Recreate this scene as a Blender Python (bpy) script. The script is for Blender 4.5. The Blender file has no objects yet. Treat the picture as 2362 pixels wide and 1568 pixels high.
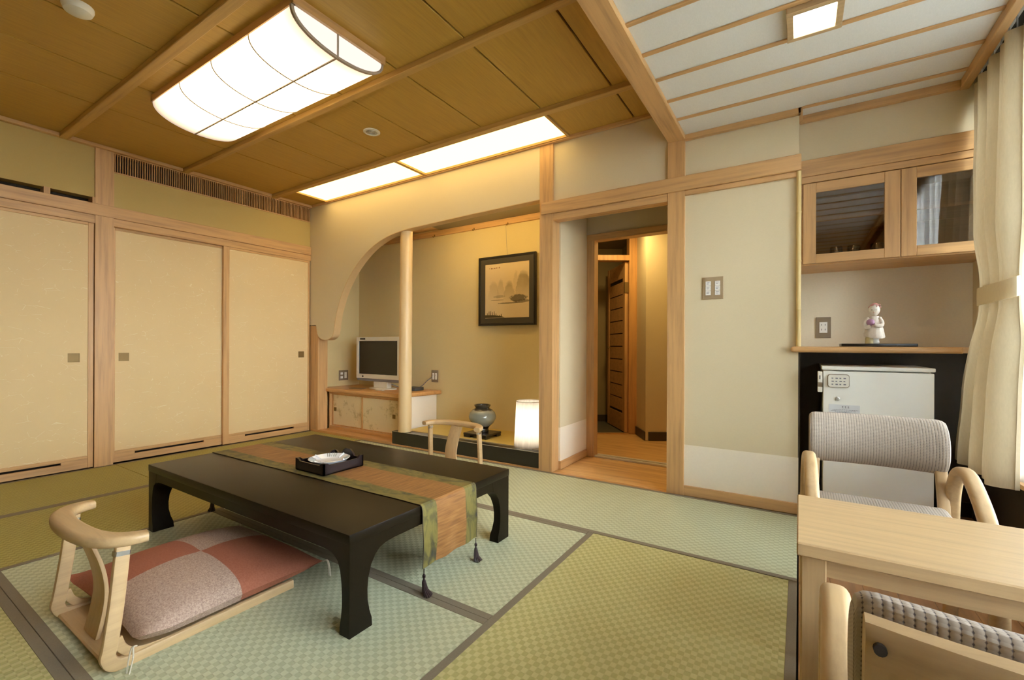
import bpy, bmesh, math, random
from mathutils import Vector, Matrix
random.seed(7)
PI = math.pi
S = bpy.context.scene
COL = S.collection
def R(d): return math.radians(d)
def c(r, g, b):
    f = lambda v: (v/255/12.92) if v/255 <= .04045 else ((v/255+.055)/1.055)**2.4
    return (f(r), f(g), f(b), 1.0)

# ------------------------------------------------------------------ camera, world, light, exposure
YAW = 0.568
cam = bpy.data.cameras.new('camera')
cam.sensor_fit = 'HORIZONTAL'; cam.sensor_width = 36.0
cam.lens = 1039.3/2362*36.0
cam.shift_y = (797.8-784)/2362
cam.clip_start = .02
camo = bpy.data.objects.new('camera', cam); COL.objects.link(camo)
camo.matrix_world = Matrix.Translation((0, 0, 1.0)) @ Matrix.Rotation(YAW, 4, 'Z') @ Matrix.Rotation(R(90), 4, 'X') @ Matrix.Rotation(0.004, 4, 'Z')
S.camera = camo
S.view_settings.view_transform = 'Standard'
S.view_settings.look = 'None'
S.view_settings.gamma = 1.0
S.view_settings.use_curve_mapping = False
S.view_settings.exposure = 0.08
W = bpy.data.worlds.new('overcast_sky'); S.world = W; W.use_nodes = True
bg = W.node_tree.nodes['Background']
bg.inputs[0].default_value = (0.93, 0.97, 1.0, 1)
S.cycles.max_bounces = 12; S.cycles.diffuse_bounces = 6; S.cycles.glossy_bounces = 4
S.cycles.transparent_max_bounces = 16; S.cycles.transmission_bounces = 6
S.cycles.use_denoising = True
S.cycles.sample_clamp_indirect = 40.0
S.cycles.caustics_reflective = False; S.cycles.caustics_refractive = False
WARM = (1.0, 0.68, 0.25, 1)
SKY = 27.5
LAMP_BIG, LAMP_PANEL, LAMP_FLOOR, LAMP_SMALL, LAMP_HALL, LAMP_TUBE = 4.6, 3.7, 2.1, 36.0, 66.0, 32.0

bg.inputs[1].default_value = SKY
# ------------------------------------------------------------------ materials
class NT:
    def __init__(s, name):
        s.m = bpy.data.materials.new(name); s.m.use_nodes = True
        s.t = s.m.node_tree; s.t.nodes.clear()
        s.out = s.n('ShaderNodeOutputMaterial')
    def n(s, t, **k):
        x = s.t.nodes.new(t)
        for a, v in k.items(): setattr(x, a, v)
        return x
    def l(s, a, b): s.t.links.new(a, b)
    def val(s, sock, v):
        if hasattr(v, 'is_linked'): s.l(v, sock)
        else: sock.default_value = v
    def math(s, op, a, b=0.0, clamp=False):
        x = s.n('ShaderNodeMath', operation=op, use_clamp=clamp)
        s.val(x.inputs[0], a); s.val(x.inputs[1], b)
        return x.outputs[0]
    def mix(s, f, a, b):
        x = s.n('ShaderNodeMix', data_type='RGBA')
        s.val(x.inputs[0], f); s.val(x.inputs[6], a); s.val(x.inputs[7], b)
        return x.outputs[2]
    def coords(s, scale=(1, 1, 1), rnd=0.0, kind='Object'):
        t = s.n('ShaderNodeTexCoord'); m = s.n('ShaderNodeMapping')
        s.l(t.outputs[kind], m.inputs[0]); m.inputs['Scale'].default_value = scale
        if rnd:
            o = s.n('ShaderNodeObjectInfo'); v = s.n('ShaderNodeCombineXYZ')
            k = s.math('MULTIPLY', o.outputs['Random'], rnd)
            for i in range(3): s.l(k, v.inputs[i])
            s.l(v.outputs[0], m.inputs['Location'])
        return m.outputs[0]
    def xyz(s, kind='Object'):
        t = s.n('ShaderNodeTexCoord'); x = s.n('ShaderNodeSeparateXYZ'); s.l(t.outputs[kind], x.inputs[0])
        return x.outputs
    def noise(s, vec, scale, detail=4, rough=.55):
        x = s.n('ShaderNodeTexNoise'); s.l(vec, x.inputs['Vector'])
        x.inputs['Scale'].default_value = scale; x.inputs['Detail'].default_value = detail; x.inputs['Roughness'].default_value = rough
        return x.outputs['Fac']
    def ramp(s, f, stops):
        x = s.n('ShaderNodeValToRGB'); s.l(f, x.inputs[0]); e = x.color_ramp.elements
        while len(e) < len(stops): e.new(.5)
        for i, (p, col) in enumerate(stops): e[i].position = p; e[i].color = col
        return x.outputs[0]
    def bump(s, h, strength=.3, dist=.001):
        x = s.n('ShaderNodeBump'); s.val(x.inputs['Height'], h); x.inputs['Strength'].default_value = strength; x.inputs['Distance'].default_value = dist
        return x.outputs[0]
    def pbr(s, base, rough=.5, normal=None, **k):
        x = s.n('ShaderNodeBsdfPrincipled'); s.val(x.inputs['Base Color'], base); s.val(x.inputs['Roughness'], rough)
        if normal is not None: s.l(normal, x.inputs['Normal'])
        for a, v in k.items(): s.val(x.inputs[a.replace('_', ' ')], v)
        s.l(x.outputs[0], s.out.inputs[0]); return x

def dim(col, k): return (col[0]*k, col[1]*k, col[2]*k, 1)
def plain(name, col, rough=.5, **k):
    t = NT(name); t.pbr(col, rough, **k); return t.m
def speckle(name, col, amt=.12, scale=60, rough=.6, bump=.15, stretch=(1, 1, 1), **k):
    t = NT(name); v = t.coords(stretch)
    f = t.noise(v, scale, 3)
    t.pbr(t.mix(f, dim(col, 1-amt), dim(col, 1+amt)), rough, t.bump(f, bump, .0008), **k); return t.m
def wood(name, col, axis='x', dark=.72, rough=.45, fine=1.0, rnd=3.0, **k):
    t = NT(name)
    s = {'x': (1.2, 22, 22), 'y': (22, 1.2, 22), 'z': (22, 22, 1.2)}[axis]
    v = t.coords(tuple(q*fine for q in s), rnd)
    f = t.noise(v, 1.6, 5, .6)
    g = t.noise(v, 7.0, 2, .5)
    base = t.ramp(f, [(.30, dim(col, dark)), (.52, col), (.75, dim(col, 1.10))])
    base = t.mix(t.math('MULTIPLY', g, .22), base, dim(col, dark*.85))
    t.pbr(base, rough, t.bump(g, .10, .0006), **k); return t.m

WOODC = (.63, .375, .160, 1)           # hinoki of posts and rails
M = {}
for a in 'xyz':
    M['wood_'+a] = wood('cypress_wood_'+a, WOODC, a)
    M['ash_'+a] = wood('pale_ash_wood_'+a, (.54, .375, .195, 1), a, dark=.84, fine=1.6, rough=.4)
    M['amber_'+a] = wood('amber_wood_'+a, (.62, .335, .12, 1), a, rough=.35)
M['alcove_board'] = wood('alcove_ceiling_board', (.78, .50, .20, 1), 'x', dark=.85)
M['lining'] = speckle('smooth_lining_veneer', (.62, .43, .22, 1), .05, 30, .5, .1)
M['floorboard'] = wood('polished_hall_floor', (.84, .52, .22, 1), 'x', rough=.25)
M['ceil_board'] = wood('ceiling_veneer', (.51, .305, .056, 1), 'y', dark=.88, fine=2.6, rough=.5, rnd=9.0)
M['ceil_beam'] = wood('ceiling_batten_wood', (.56, .34, .10, 1), 'x', rough=.45)
M['dark_gap'] = plain('dark_recess', (.02, .013, .008, 1), .8)
M['dark_wall'] = speckle('dark_brown_panel', (.050, .037, .025, 1), .15, 30, .45)
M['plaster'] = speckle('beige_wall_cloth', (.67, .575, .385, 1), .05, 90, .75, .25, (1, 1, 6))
M['plaster_left_dim'] = speckle('beige_wall_cloth_dim', (.51, .375, .125, 1), .05, 90, .75, .25, (1, 1, 6))  # same beige cloth, darkened and yellowed to carry the dim warm light there
M['plaster_grey'] = speckle('grey_beige_wallpaper', (.70, .63, .49, 1), .07, 70, .75, .3, (1, 1, 3))
M['wainscot'] = speckle('white_wainscot_paper', (.86, .78, .65, 1), .03, 90, .7)
M['white_ceiling'] = speckle('white_ceiling_paper', (.74, .735, .70, 1), .07, 130, .8, .35, (1.6, .6, 1))
M['alcove_wall_warm_lit'] = speckle('alcove_wall_cloth', (.67, .55, .29, 1), .05, 90, .75, .2, (1, 1, 6))  # same beige cloth, with the lamp's warm light put into its colour
M['black_lacquer'] = plain('black_lacquer', (.012, .010, .008, 1), .32, Coat_Weight=.3, Coat_Roughness=.15)
M['table_lacquer'] = speckle('brown_black_lacquer', (.0095, .0065, .0034, 1), .25, 260, .34, .03, Specular_IOR_Level=.17)
M['tray_lacquer'] = plain('dark_tray_lacquer', (.012, .007, .009, 1), .28, Coat_Weight=.4)
M['white_plastic'] = plain('white_plastic', (.72, .70, .62, 1), .35)
M['switch_white'] = plain('switch_white', (.80, .79, .76, 1), .35)
M['ink'] = plain('grey_print', (.22, .22, .25, 1), .6)
M['plate_beige'] = plain('beige_cover_plate', (.36, .27, .16, 1), .4)
M['plate_brown'] = plain('grey_brown_cover_plate', (.22, .17, .11, 1), .4)
M['lamp_rib'] = plain('grey_brown_lamp_rib', (.40, .32, .25, 1), .6)
M['brass'] = plain('aged_brass', (.22, .14, .045, 1), .5, Metallic=.45)
M['steel'] = plain('steel', (.55, .55, .53, 1), .3, Metallic=1.0)
M['fridge'] = plain('fridge_white_enamel', (.84, .85, .80, 1), .38)
M['rubber'] = plain('dark_rubber', (.05, .05, .048, 1), .7)
M['screen'] = plain('dark_screen', (.010, .008, .006, 1), .25)
M['heri'] = speckle('grey_brown_cloth_edging', (.20, .172, .122, 1), .15, 240, .8, .2)
M['string'] = plain('pale_string', (.6, .55, .45, 1), .8)
M['tassel'] = speckle('dark_plum_silk', (.022, .009, .010, 1), .3, 400, .5, .3)
M['bamboo'] = speckle('bamboo', (.66, .50, .22, 1), .08, 40, .35, .1, (1, 1, .2))
M['log'] = speckle('peeled_log', (.70, .51, .27, 1), .06, 14, .4, .2, (1, 1, .25))

def emit(name, col, strength):
    t = NT(name); e = t.n('ShaderNodeEmission'); t.val(e.inputs[0], col); t.val(e.inputs[1], strength); t.l(e.outputs[0], t.out.inputs[0]); return t.m
M['panel_light'] = emit('panel_diffuser_glow', WARM, LAMP_PANEL)
M['small_light'] = emit('square_lamp_glow', (1, .93, .80, 1), LAMP_SMALL)
M['tube_light'] = emit('tube_glow', WARM, LAMP_TUBE)
M['hall_light'] = emit('hall_lamp_glow', WARM, LAMP_HALL)
def shade_glow(name, col, strength, edge, axis, c0, half, power=4.0, vary=.2):
    # a translucent shade: less bright towards the ends, away from the tubes inside it
    t = NT(name); x = t.xyz()
    d = t.math('DIVIDE', t.math('ABSOLUTE', t.math('SUBTRACT', x[axis], c0)), half)
    d = t.math('POWER', d, power, True)
    v = t.coords((1, 1, .15)); n = t.noise(v, 60, 3)
    st = t.math('MULTIPLY', t.math('SUBTRACT', 1.0, t.math('MULTIPLY', d, .93)), strength)
    st = t.math('MULTIPLY', st, t.math('ADD', 1-vary/2, t.math('MULTIPLY', n, vary)))
    e = t.n('ShaderNodeEmission'); t.l(t.mix(d, col, edge), e.inputs[0]); t.l(st, e.inputs[1]); t.l(e.outputs[0], t.out.inputs[0]); return t.m
M['big_shade'] = shade_glow('ceiling_shade_glow', (1, .78, .47, 1), LAMP_BIG, (1, .74, .52, 1), 0, -.003, .81, 3.2, .05)
M['big_end'] = emit('ceiling_shade_end_glow', (1, .90, .80, 1), LAMP_BIG*.23)
M['floor_shade'] = shade_glow('paper_lamp_glow', (1, .86, .62, 1), LAMP_FLOOR, (1, .76, .50, 1), 2, .22, .21, 2.0, .6)

def fusuma():
    t = NT('fusuma_paper'); v = t.coords((1, 1, 1), 5.0)
    n = t.noise(v, 3.0, 3)
    w = t.n('ShaderNodeTexVoronoi', feature='DISTANCE_TO_EDGE'); 
    vv = t.coords((9, 9, 16), 5.0); t.l(vv, w.inputs['Vector']); w.inputs['Scale'].default_value = 1.0
    n2 = t.noise(t.coords((1, 9, 40), 2.0), 1.0, 3)
    fl = t.math('MULTIPLY', t.math('LESS_THAN', w.outputs[0], .012), t.math('GREATER_THAN', n2, .55))
    base = t.mix(n, (.71, .530, .275, 1), (.76, .58, .315, 1))
    base = t.mix(t.math('MULTIPLY', fl, .6), base, (.84, .74, .50, 1))
    t.pbr(base, .7); return t.m
M['fusuma'] = fusuma()

def tatami(name, ca, cb, axis):
    # woven rush: little blocks in a chequered weave, with the rush running along the mat's width
    t = NT(name); x = t.xyz()
    A, B = (.0215, .0185) if axis == 'x' else (.0185, .0215)
    sx = t.math('SINE', t.math('MULTIPLY', x[0], PI/A)); sy = t.math('SINE', t.math('MULTIPLY', x[1], PI/B))
    p = t.math('MULTIPLY', sx, sy)
    f = t.math('ADD', t.math('MULTIPLY', p, 2.6), .5, True)
    big = t.noise(t.coords((1, 1, 1), 4.0), 2.2, 3)
    fine = t.noise(t.coords((220, 18, 1) if axis == 'y' else (18, 220, 1), 4.0), 1.0, 2)
    col = t.mix(f, ca, cb)
    col = t.mix(t.math('MULTIPLY', fine, .35), col, dim(ca, .72))
    col = t.mix(t.math('MULTIPLY', big, .35), col, dim(cb, .86))
    t.pbr(col, .62, t.bump(f, .45, .0022)); return t.m
M['tatami_olive_sheen'] = tatami('rush_olive_sheen', (.41, .39, .16, 1), (.58, .555, .265, 1), 'y')  # one rush for all mats; this olive holds the weave's view-dependent sheen
M['tatami_warm_lit'] = tatami('rush_warm_lit', (.30, .265, .06, 1), (.43, .38, .105, 1), 'y')  # same rush, yellowed to carry the warm light on the left side
M['tatami_green_sheen'] = tatami('rush_green_sheen', (.42, .455, .30, 1), (.575, .615, .435, 1), 'x')  # same rush, the pale green sheen of crosswise mats put into the colour
M['toko_tatami'] = speckle('alcove_mat_rush', (.58, .44, .13, 1), .08, 80, .6, .2, (1, 6, 1))

def weave(name, light, dark, nu, nv, gap):
    # chair cloth: rows of small knots with dark stitches between them, laid along the cloth (uv in metres)
    t = NT(name); tc = t.n('ShaderNodeTexCoord'); x = t.n('ShaderNodeSeparateXYZ'); t.l(tc.outputs['UV'], x.inputs[0])
    u = t.math('MULTIPLY', x.outputs[0], PI/nu); v = t.math('MULTIPLY', x.outputs[1], PI/nv)
    su = t.math('ABSOLUTE', t.math('SINE', u)); sv = t.math('ABSOLUTE', t.math('SINE', t.math('ADD', v, 0)))
    d = t.math('ADD', t.math('MULTIPLY', su, 1.0), t.math('MULTIPLY', sv, .42))
    f = t.math('MULTIPLY', t.math('SUBTRACT', d, gap), 3.0, True)
    col = t.mix(f, dark, light)
    n = t.noise(t.coords((1, 1, 1)), 220, 2)
    col = t.mix(t.math('MULTIPLY', n, .3), col, dim(light, .75))
    t.pbr(col, .8, t.bump(d, .25, .0018)); return t.m
M['chair_cloth'] = weave('woven_chair_cloth', (.40, .34, .28, 1), (.04, .035, .05, 1), .0085, .0046, .26)

def quad_cloth(name, a, b, amt, scale):
    t = NT(name); v = t.coords((1, 1, 1)); f = t.noise(v, scale, 2, .7); g = t.noise(v, 3.0, 2)
    r = t.ramp(f, [(.35, a), (.65, b)])
    t.pbr(t.mix(t.math('MULTIPLY', g, amt), r, dim(a, .8)), .85, t.bump(f, .25, .001)); return t.m
M['cushion_red'] = quad_cloth('brick_red_cushion_cloth', (.31, .10, .055, 1), (.37, .13, .075, 1), .3, 160)
M['cushion_mottled'] = quad_cloth('mottled_pink_grey_cloth', (.30, .20, .165, 1), (.52, .385, .30, 1), .2, 190)

def runner():
    t = NT('table_runner_brocade'); tc = t.n('ShaderNodeTexCoord'); x = t.n('ShaderNodeSeparateXYZ'); t.l(tc.outputs['UV'], x.inputs[0])
    cu = t.n('ShaderNodeCombineXYZ'); t.l(x.outputs[0], cu.inputs[0]); t.l(x.outputs[1], cu.inputs[1])
    wav = t.n('ShaderNodeTexNoise'); t.l(cu.outputs[0], wav.inputs['Vector']); wav.inputs['Scale'].default_value = 2.2
    v = t.math('ADD', x.outputs[1], t.math('MULTIPLY', t.math('SUBTRACT', wav.outputs['Fac'], .5), .055))
    d = t.math('ABSOLUTE', t.math('SUBTRACT', v, .18))
    border = t.math('MULTIPLY', t.math('SUBTRACT', d, .096), 400, True)
    mp = t.n('ShaderNodeMapping'); t.l(cu.outputs[0], mp.inputs[0]); mp.inputs['Scale'].default_value = (1.0, 1.8, 1)
    mar = t.n('ShaderNodeTexNoise'); t.l(mp.outputs[0], mar.inputs['Vector']); mar.inputs['Scale'].default_value = 9; mar.inputs['Detail'].default_value = 5; mar.inputs['Distortion'].default_value = 1.6
    olive = t.ramp(mar.outputs['Fac'], [(.30, (.030, .029, .026, 1)), (.44, (.085, .075, .022, 1)), (.60, (.165, .135, .034, 1)), (.75, (.125, .10, .03, 1))])
    m2 = t.n('ShaderNodeMapping'); t.l(cu.outputs[0], m2.inputs[0]); m2.inputs['Scale'].default_value = (90, 8, 1)
    gr = t.n('ShaderNodeTexNoise'); t.l(m2.outputs[0], gr.inputs['Vector']); gr.inputs['Scale'].default_value = 1.0; gr.inputs['Detail'].default_value = 4
    orange = t.ramp(gr.outputs['Fac'], [(.30, (.16, .066, .018, 1)), (.55, (.26, .118, .034, 1)), (.75, (.35, .18, .06, 1))])
    piping = t.math('MULTIPLY', t.math('SUBTRACT', t.math('ABSOLUTE', t.math('SUBTRACT', x.outputs[1], .18)), .1765), 900, True)
    t.pbr(t.mix(piping, t.mix(border, orange, olive), (.014, .008, .008, 1)), .5, t.bump(gr.outputs['Fac'], .2, .001)); return t.m
M['runner'] = runner()

def floral():
    t = NT('floral_cabinet_paper'); v = t.coords((1, 1, 1), 3.0)
    n = t.noise(v, 8.5, 6, .72); k = t.noise(v, 5.0, 2)
    f = t.math('MULTIPLY', t.math('MULTIPLY', t.math('SUBTRACT', n, .535), 12, True), t.math('MULTIPLY', t.math('SUBTRACT', k, .42), 8, True))
    t.pbr(t.mix(t.math('MULTIPLY', f, .62), (.76, .635, .39, 1), (.40, .30, .10, 1)), .6); return t.m
M['floral'] = floral()

def glaze():
    t = NT('celadon_glaze'); x = t.xyz()
    n = t.noise(t.coords((1, 1, 1)), 14, 4)
    z = t.math('ADD', x[2], t.math('MULTIPLY', t.math('SUBTRACT', n, .5), .05))
    f = t.ramp(z, [(0.0, (.016, .013, .010, 1)), (.060, (.016, .013, .010, 1)), (.068, (.19, .19, .15, 1)), (.12, (.25, .265, .22, 1)), (.175, (.20, .22, .19, 1)), (.205, (.30, .29, .21, 1)), (.213, (.05, .045, .035, 1)), (1.0, (.035, .03, .024, 1))])
    t.pbr(f, .25, t.bump(n, .1, .001), Coat_Weight=.4); return t.m
M['glaze'] = glaze()

def glass(name, tint, refl, rough=.02):
    t = NT(name); a = t.n('ShaderNodeBsdfTransparent'); t.val(a.inputs[0], tint)
    g = t.n('ShaderNodeBsdfGlossy'); g.inputs['Roughness'].default_value = rough; t.val(g.inputs[0], (1, 1, 1, 1))
    f = t.n('ShaderNodeFresnel'); f.inputs['IOR'].default_value = 1.5
    m = t.n('ShaderNodeMixShader'); t.l(t.math('ADD', t.math('MULTIPLY', f.outputs[0], 1.0), refl, True), m.inputs[0])
    t.l(a.outputs[0], m.inputs[1]); t.l(g.outputs[0], m.inputs[2]); t.l(m.outputs[0], t.out.inputs[0]); return t.m
M['cab_glass'] = glass('smoked_cabinet_glass', (.80, .72, .62, 1), .06)
M['window_glass'] = glass('window_glass', (.95, .97, .97, 1), .0)
M['tumbler'] = glass('clear_tumbler_glass', (.86, .86, .84, 1), .20)

def cloth(name, col, trans, see=0.0, scale=160):
    t = NT(name); n = t.noise(t.coords((1, 1, .25)), scale, 3)
    colr = t.mix(n, dim(col, .90), dim(col, 1.06))
    d = t.n('ShaderNodeBsdfDiffuse'); t.l(colr, d.inputs[0])
    q = t.n('ShaderNodeBsdfTranslucent'); t.l(colr, q.inputs[0])
    m = t.n('ShaderNodeMixShader'); m.inputs[0].default_value = trans; t.l(d.outputs[0], m.inputs[1]); t.l(q.outputs[0], m.inputs[2])
    o = m.outputs[0]
    if see:
        tr = t.n('ShaderNodeBsdfTransparent'); m2 = t.n('ShaderNodeMixShader'); m2.inputs[0].default_value = see
        t.l(o, m2.inputs[1]); t.l(tr.outputs[0], m2.inputs[2]); o = m2.outputs[0]
    t.l(o, t.out.inputs[0]); return t.m
M['curtain'] = cloth('beige_curtain_cloth', (.60, .505, .34, 1), .10)
M['sheer'] = cloth('white_sheer_cloth', (.86, .88, .90, 1), .55, .50)

def ink_painting():
    # a plain misty landscape in ink: hills, far shore, a clump of trees, reeds in the corner (object coords in metres)
    t = NT('ink_landscape_print'); x = t.xyz(); X, Z = x[0], x[2]
    v = t.coords((1, 1, 1)); n1 = t.noise(v, 7, 5); n2 = t.noise(v, 34, 5, .7)
    base = t.mix(t.noise(v, 3, 3), (.60, .46, .27, 1), (.74, .60, .38, 1))
    n3 = t.noise(v, 26, 4, .6)
    def hill(cx, w, top, foot, dark):
        # rounded hill that melts into the mist towards its foot
        u = t.math('DIVIDE', t.math('ADD', t.math('SUBTRACT', X, cx), t.math('MULTIPLY', t.math('SUBTRACT', n3, .5), .05)), w)
        h = t.math('SUBTRACT', top, t.math('MULTIPLY', t.math('POWER', t.math('ABSOLUTE', u), 2.6), (top-foot)*.8))
        e = t.math('ADD', t.math('SUBTRACT', h, Z), t.math('MULTIPLY', t.math('SUBTRACT', n1, .5), .07))
        inside = t.math('MULTIPLY', e, 22, True)
        fade = t.math('MULTIPLY', t.math('SUBTRACT', Z, foot), 4.5, True)
        return t.math('MULTIPLY', t.math('MULTIPLY', inside, t.math('MULTIPLY', fade, t.math('ADD', .55, t.math('MULTIPLY', n1, .9)))), dark)
    for a in ((-.16, .075, .12, -.10, .45), (-.075, .05, .13, -.08, .5), (.03, .075, .10, -.12, .75), (.20, .10, .20, -.10, .70), (.11, .03, .20, .02, .40)):
        base = t.mix(hill(*a), base, (.21, .16, .075, 1))
    def blot(cx, cz, rx, rz, thr, dark):
        u = t.math('DIVIDE', t.math('SUBTRACT', X, cx), rx); w = t.math('DIVIDE', t.math('SUBTRACT', Z, cz), rz)
        r = t.math('SUBTRACT', 1.0, t.math('ADD', t.math('MULTIPLY', u, u), t.math('MULTIPLY', w, w)), True)
        return t.math('MULTIPLY', t.math('MULTIPLY', t.math('SUBTRACT', t.math('MULTIPLY', r, n2), thr), 9, True), dark)
    for a in ((.14, -.085, .15, .055, .22, .85), (.18, -.115, .14, .02, .18, .7), (-.09, -.06, .10, .02, .2, .4), (.05, -.13, .20, .008, .12, .8), (-.12, -.095, .10, .005, .1, .7)):
        base = t.mix(blot(*a), base, (.085, .066, .03, 1))
    t.pbr(base, .6); return t.m
M['ink_painting'] = ink_painting()
M['doll_white'] = speckle('white_china', (.74, .70, .62, 1), .05, 60, .35)
M['doll_pink'] = plain('pink_china', (.62, .30, .27, 1), .4)
M['doll_purple'] = plain('lilac_china', (.42, .22, .36, 1), .4)
M['doll_gold'] = plain('pale_gold_china', (.62, .50, .24, 1), .4)
M['doll_robe'] = speckle('flowered_china', (.72, .65, .56, 1), .22, 90, .4)
M['ashtray'] = plain('white_glass_dish', (.64, .66, .68, 1), .12, Coat_Weight=.6)
M['ashtray_facet'] = plain('ribbed_glass_rim', (.34, .35, .33, 1), .15, Coat_Weight=.6)
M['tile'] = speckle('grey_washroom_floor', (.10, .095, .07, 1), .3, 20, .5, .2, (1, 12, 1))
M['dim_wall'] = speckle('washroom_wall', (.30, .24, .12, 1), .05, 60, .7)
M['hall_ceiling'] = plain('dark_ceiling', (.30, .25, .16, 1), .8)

# ------------------------------------------------------------------ mesh helpers
def newbm():
    b = bmesh.new(); b.loops.layers.uv.new('UVMap'); return b
def box(bm, x0, x1, y0, y1, z0, z1, bev=0.0, seg=1, mi=0):
    vs = [bm.verts.new((x, y, z)) for x in (x0, x1) for y in (y0, y1) for z in (z0, z1)]
    fs = [bm.faces.new([vs[i] for i in q]) for q in ((0, 1, 3, 2), (4, 6, 7, 5), (0, 4, 5, 1), (2, 3, 7, 6), (0, 2, 6, 4), (1, 5, 7, 3))]
    for f in fs: f.material_index = mi
    if bev:
        es = list({e for f in fs for e in f.edges})
        bmesh.ops.bevel(bm, geom=es, offset=bev, segments=seg, affect='EDGES', profile=.6, clamp_overlap=True)
    return bm
def B(*a, **k): return box(newbm(), *a, **k)
def prism(bm, pts, axis, a0, a1):
    def P(u, v, w): return {'x': (w, u, v), 'y': (u, w, v), 'z': (u, v, w)}[axis]
    A = [bm.verts.new(P(u, v, a0)) for u, v in pts]; D = [bm.verts.new(P(u, v, a1)) for u, v in pts]
    n = len(pts)
    bm.faces.new(A); bm.faces.new(D[::-1])
    for i in range(n): bm.faces.new((A[i], D[i], D[(i+1) % n], A[(i+1) % n]))
    bmesh.ops.recalc_face_normals(bm, faces=bm.faces[:]); return bm
def loft(bm, rings, closed=True, cap=True, mi=0):
    uvl = bm.loops.layers.uv.verify()
    V = [[bm.verts.new(p) for p in r] for r in rings]
    n = len(rings[0])
    vv = [0.0]
    for j in range(n): vv.append(vv[-1]+(Vector(rings[0][(j+1) % n])-Vector(rings[0][j])).length)
    uu = [0.0]
    for i in range(len(rings)-1):
        ca = sum((Vector(p) for p in rings[i]), Vector())/n; cb = sum((Vector(p) for p in rings[i+1]), Vector())/n
        uu.append(uu[-1]+(cb-ca).length)
    for i in range(len(rings)-1):
        for j in range(n if closed else n-1):
            k = (j+1) % n
            f = bm.faces.new((V[i][j], V[i][k], V[i+1][k], V[i+1][j])); f.material_index = mi
            for lp, (a, b_) in zip(f.loops, ((i, j), (i, j+1), (i+1, j+1), (i+1, j))): lp[uvl].uv = (uu[a], vv[b_])
    if cap and closed:
        for r, rg in ((V[0][::-1], rings[0]), (V[-1], rings[-1])):
            f = bm.faces.new(r); f.material_index = mi
            for lp in f.loops: lp[uvl].uv = (lp.vert.co.y, lp.vert.co.z)
    bmesh.ops.recalc_face_normals(bm, faces=bm.faces[:]); return bm
def sweep(bm, path, prof, up=(0, 0, 1), mi=0, closed=True, scale=None):
    path = [Vector(p) for p in path]; up = Vector(up); rings = []
    for i, p in enumerate(path):
        t = (path[min(i+1, len(path)-1)]-path[max(i-1, 0)]).normalized()
        s = t.cross(up); s = s.normalized() if s.length > 1e-5 else Vector((1, 0, 0)); u = s.cross(t).normalized()
        k = scale[i] if scale else 1.0
        rings.append([p+s*(a*k)+u*(b*k) for a, b in prof])
    return loft(bm, rings, closed, True, mi)
def circ(r, n=12, ry=None): return [(r*math.cos(2*PI*i/n), (ry or r)*math.sin(2*PI*i/n)) for i in range(n)]
def rrect(w, h, r, n=3):
    pts = []
    for cx, cy, a0 in ((w/2-r, h/2-r, 0), (-w/2+r, h/2-r, 90), (-w/2+r, -h/2+r, 180), (w/2-r, -h/2+r, 270)):
        for i in range(n+1):
            a = R(a0+90*i/n); pts.append((cx+r*math.cos(a), cy+r*math.sin(a)))
    return pts
def lathe(bm, prof, cx=0, cy=0, n=28, mi=0):
    return loft(bm, [[(cx+r*math.cos(2*PI*i/n), cy+r*math.sin(2*PI*i/n), z) for i in range(n)] for r, z in prof], True, True, mi)
def spline(pts, n=8):
    P = [Vector(p) for p in pts]; out = []
    for i in range(len(P)-1):
        a, b, cc, d = P[max(i-1, 0)], P[i], P[i+1], P[min(i+2, len(P)-1)]
        for k in range(n):
            t = k/n
            out.append(.5*((2*b)+(cc-a)*t+(2*a-5*b+4*cc-d)*t*t+(3*b-a-3*cc+d)*t**3))
    out.append(P[-1]); return out

ORG = {}
def obj(name, bm, mats, parent=None, kind=None, label=None, local=False):
    me = bpy.data.meshes.new(name)
    if parent is not None and not local and parent.name in ORG:
        bmesh.ops.translate(bm, verts=bm.verts[:], vec=-ORG[parent.name])
    bm.to_mesh(me); bm.free()
    for m in (mats if isinstance(mats, (list, tuple)) else [mats]): me.materials.append(M[m] if isinstance(m, str) else m)
    me.polygons.foreach_set('use_smooth', [True]*len(me.polygons))
    try: me.set_sharp_from_angle(angle=R(32))
    except Exception: pass
    o = bpy.data.objects.new(name, me); COL.objects.link(o)
    if parent is not None:
        o.parent = parent; ORG[o.name] = ORG.get(parent.name, Vector()) if not local else Vector()
    if kind: o['kind'] = kind
    if label: o['label'] = label
    return o
def inst(o, parent, loc):
    d = o.copy(); COL.objects.link(d); d.parent = parent; d.location = loc; return d
def thing(name, label, cat, loc=(0, 0, 0), group=None, rz=0.0):
    o = bpy.data.objects.new(name, None); COL.objects.link(o); o.empty_display_size = .05
    o.location = loc; o.rotation_euler.z = rz; o['label'] = label; o['category'] = cat
    if group: o['group'] = group
    ORG[o.name] = Vector(loc); return o
def one(name, bm, mats, label, cat, loc=None, group=None):
    if loc is not None: bmesh.ops.translate(bm, verts=bm.verts[:], vec=-Vector(loc))
    o = obj(name, bm, mats); o['label'] = label; o['category'] = cat
    if loc is not None: o.location = loc; ORG[o.name] = Vector(loc)
    if group: o['group'] = group
    return o
def struct(name, bm, mats, label): return obj(name, bm, mats, None, 'structure', label)
def sgroup(name, label):
    o = bpy.data.objects.new(name, None); COL.objects.link(o); o['kind'] = 'structure'; o['label'] = label; return o
NTRIM = [0]
def trim(bm, mat, label):
    NTRIM[0] += 1
    return struct('trim_%d' % NTRIM[0], bm, mat, label)

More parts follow.
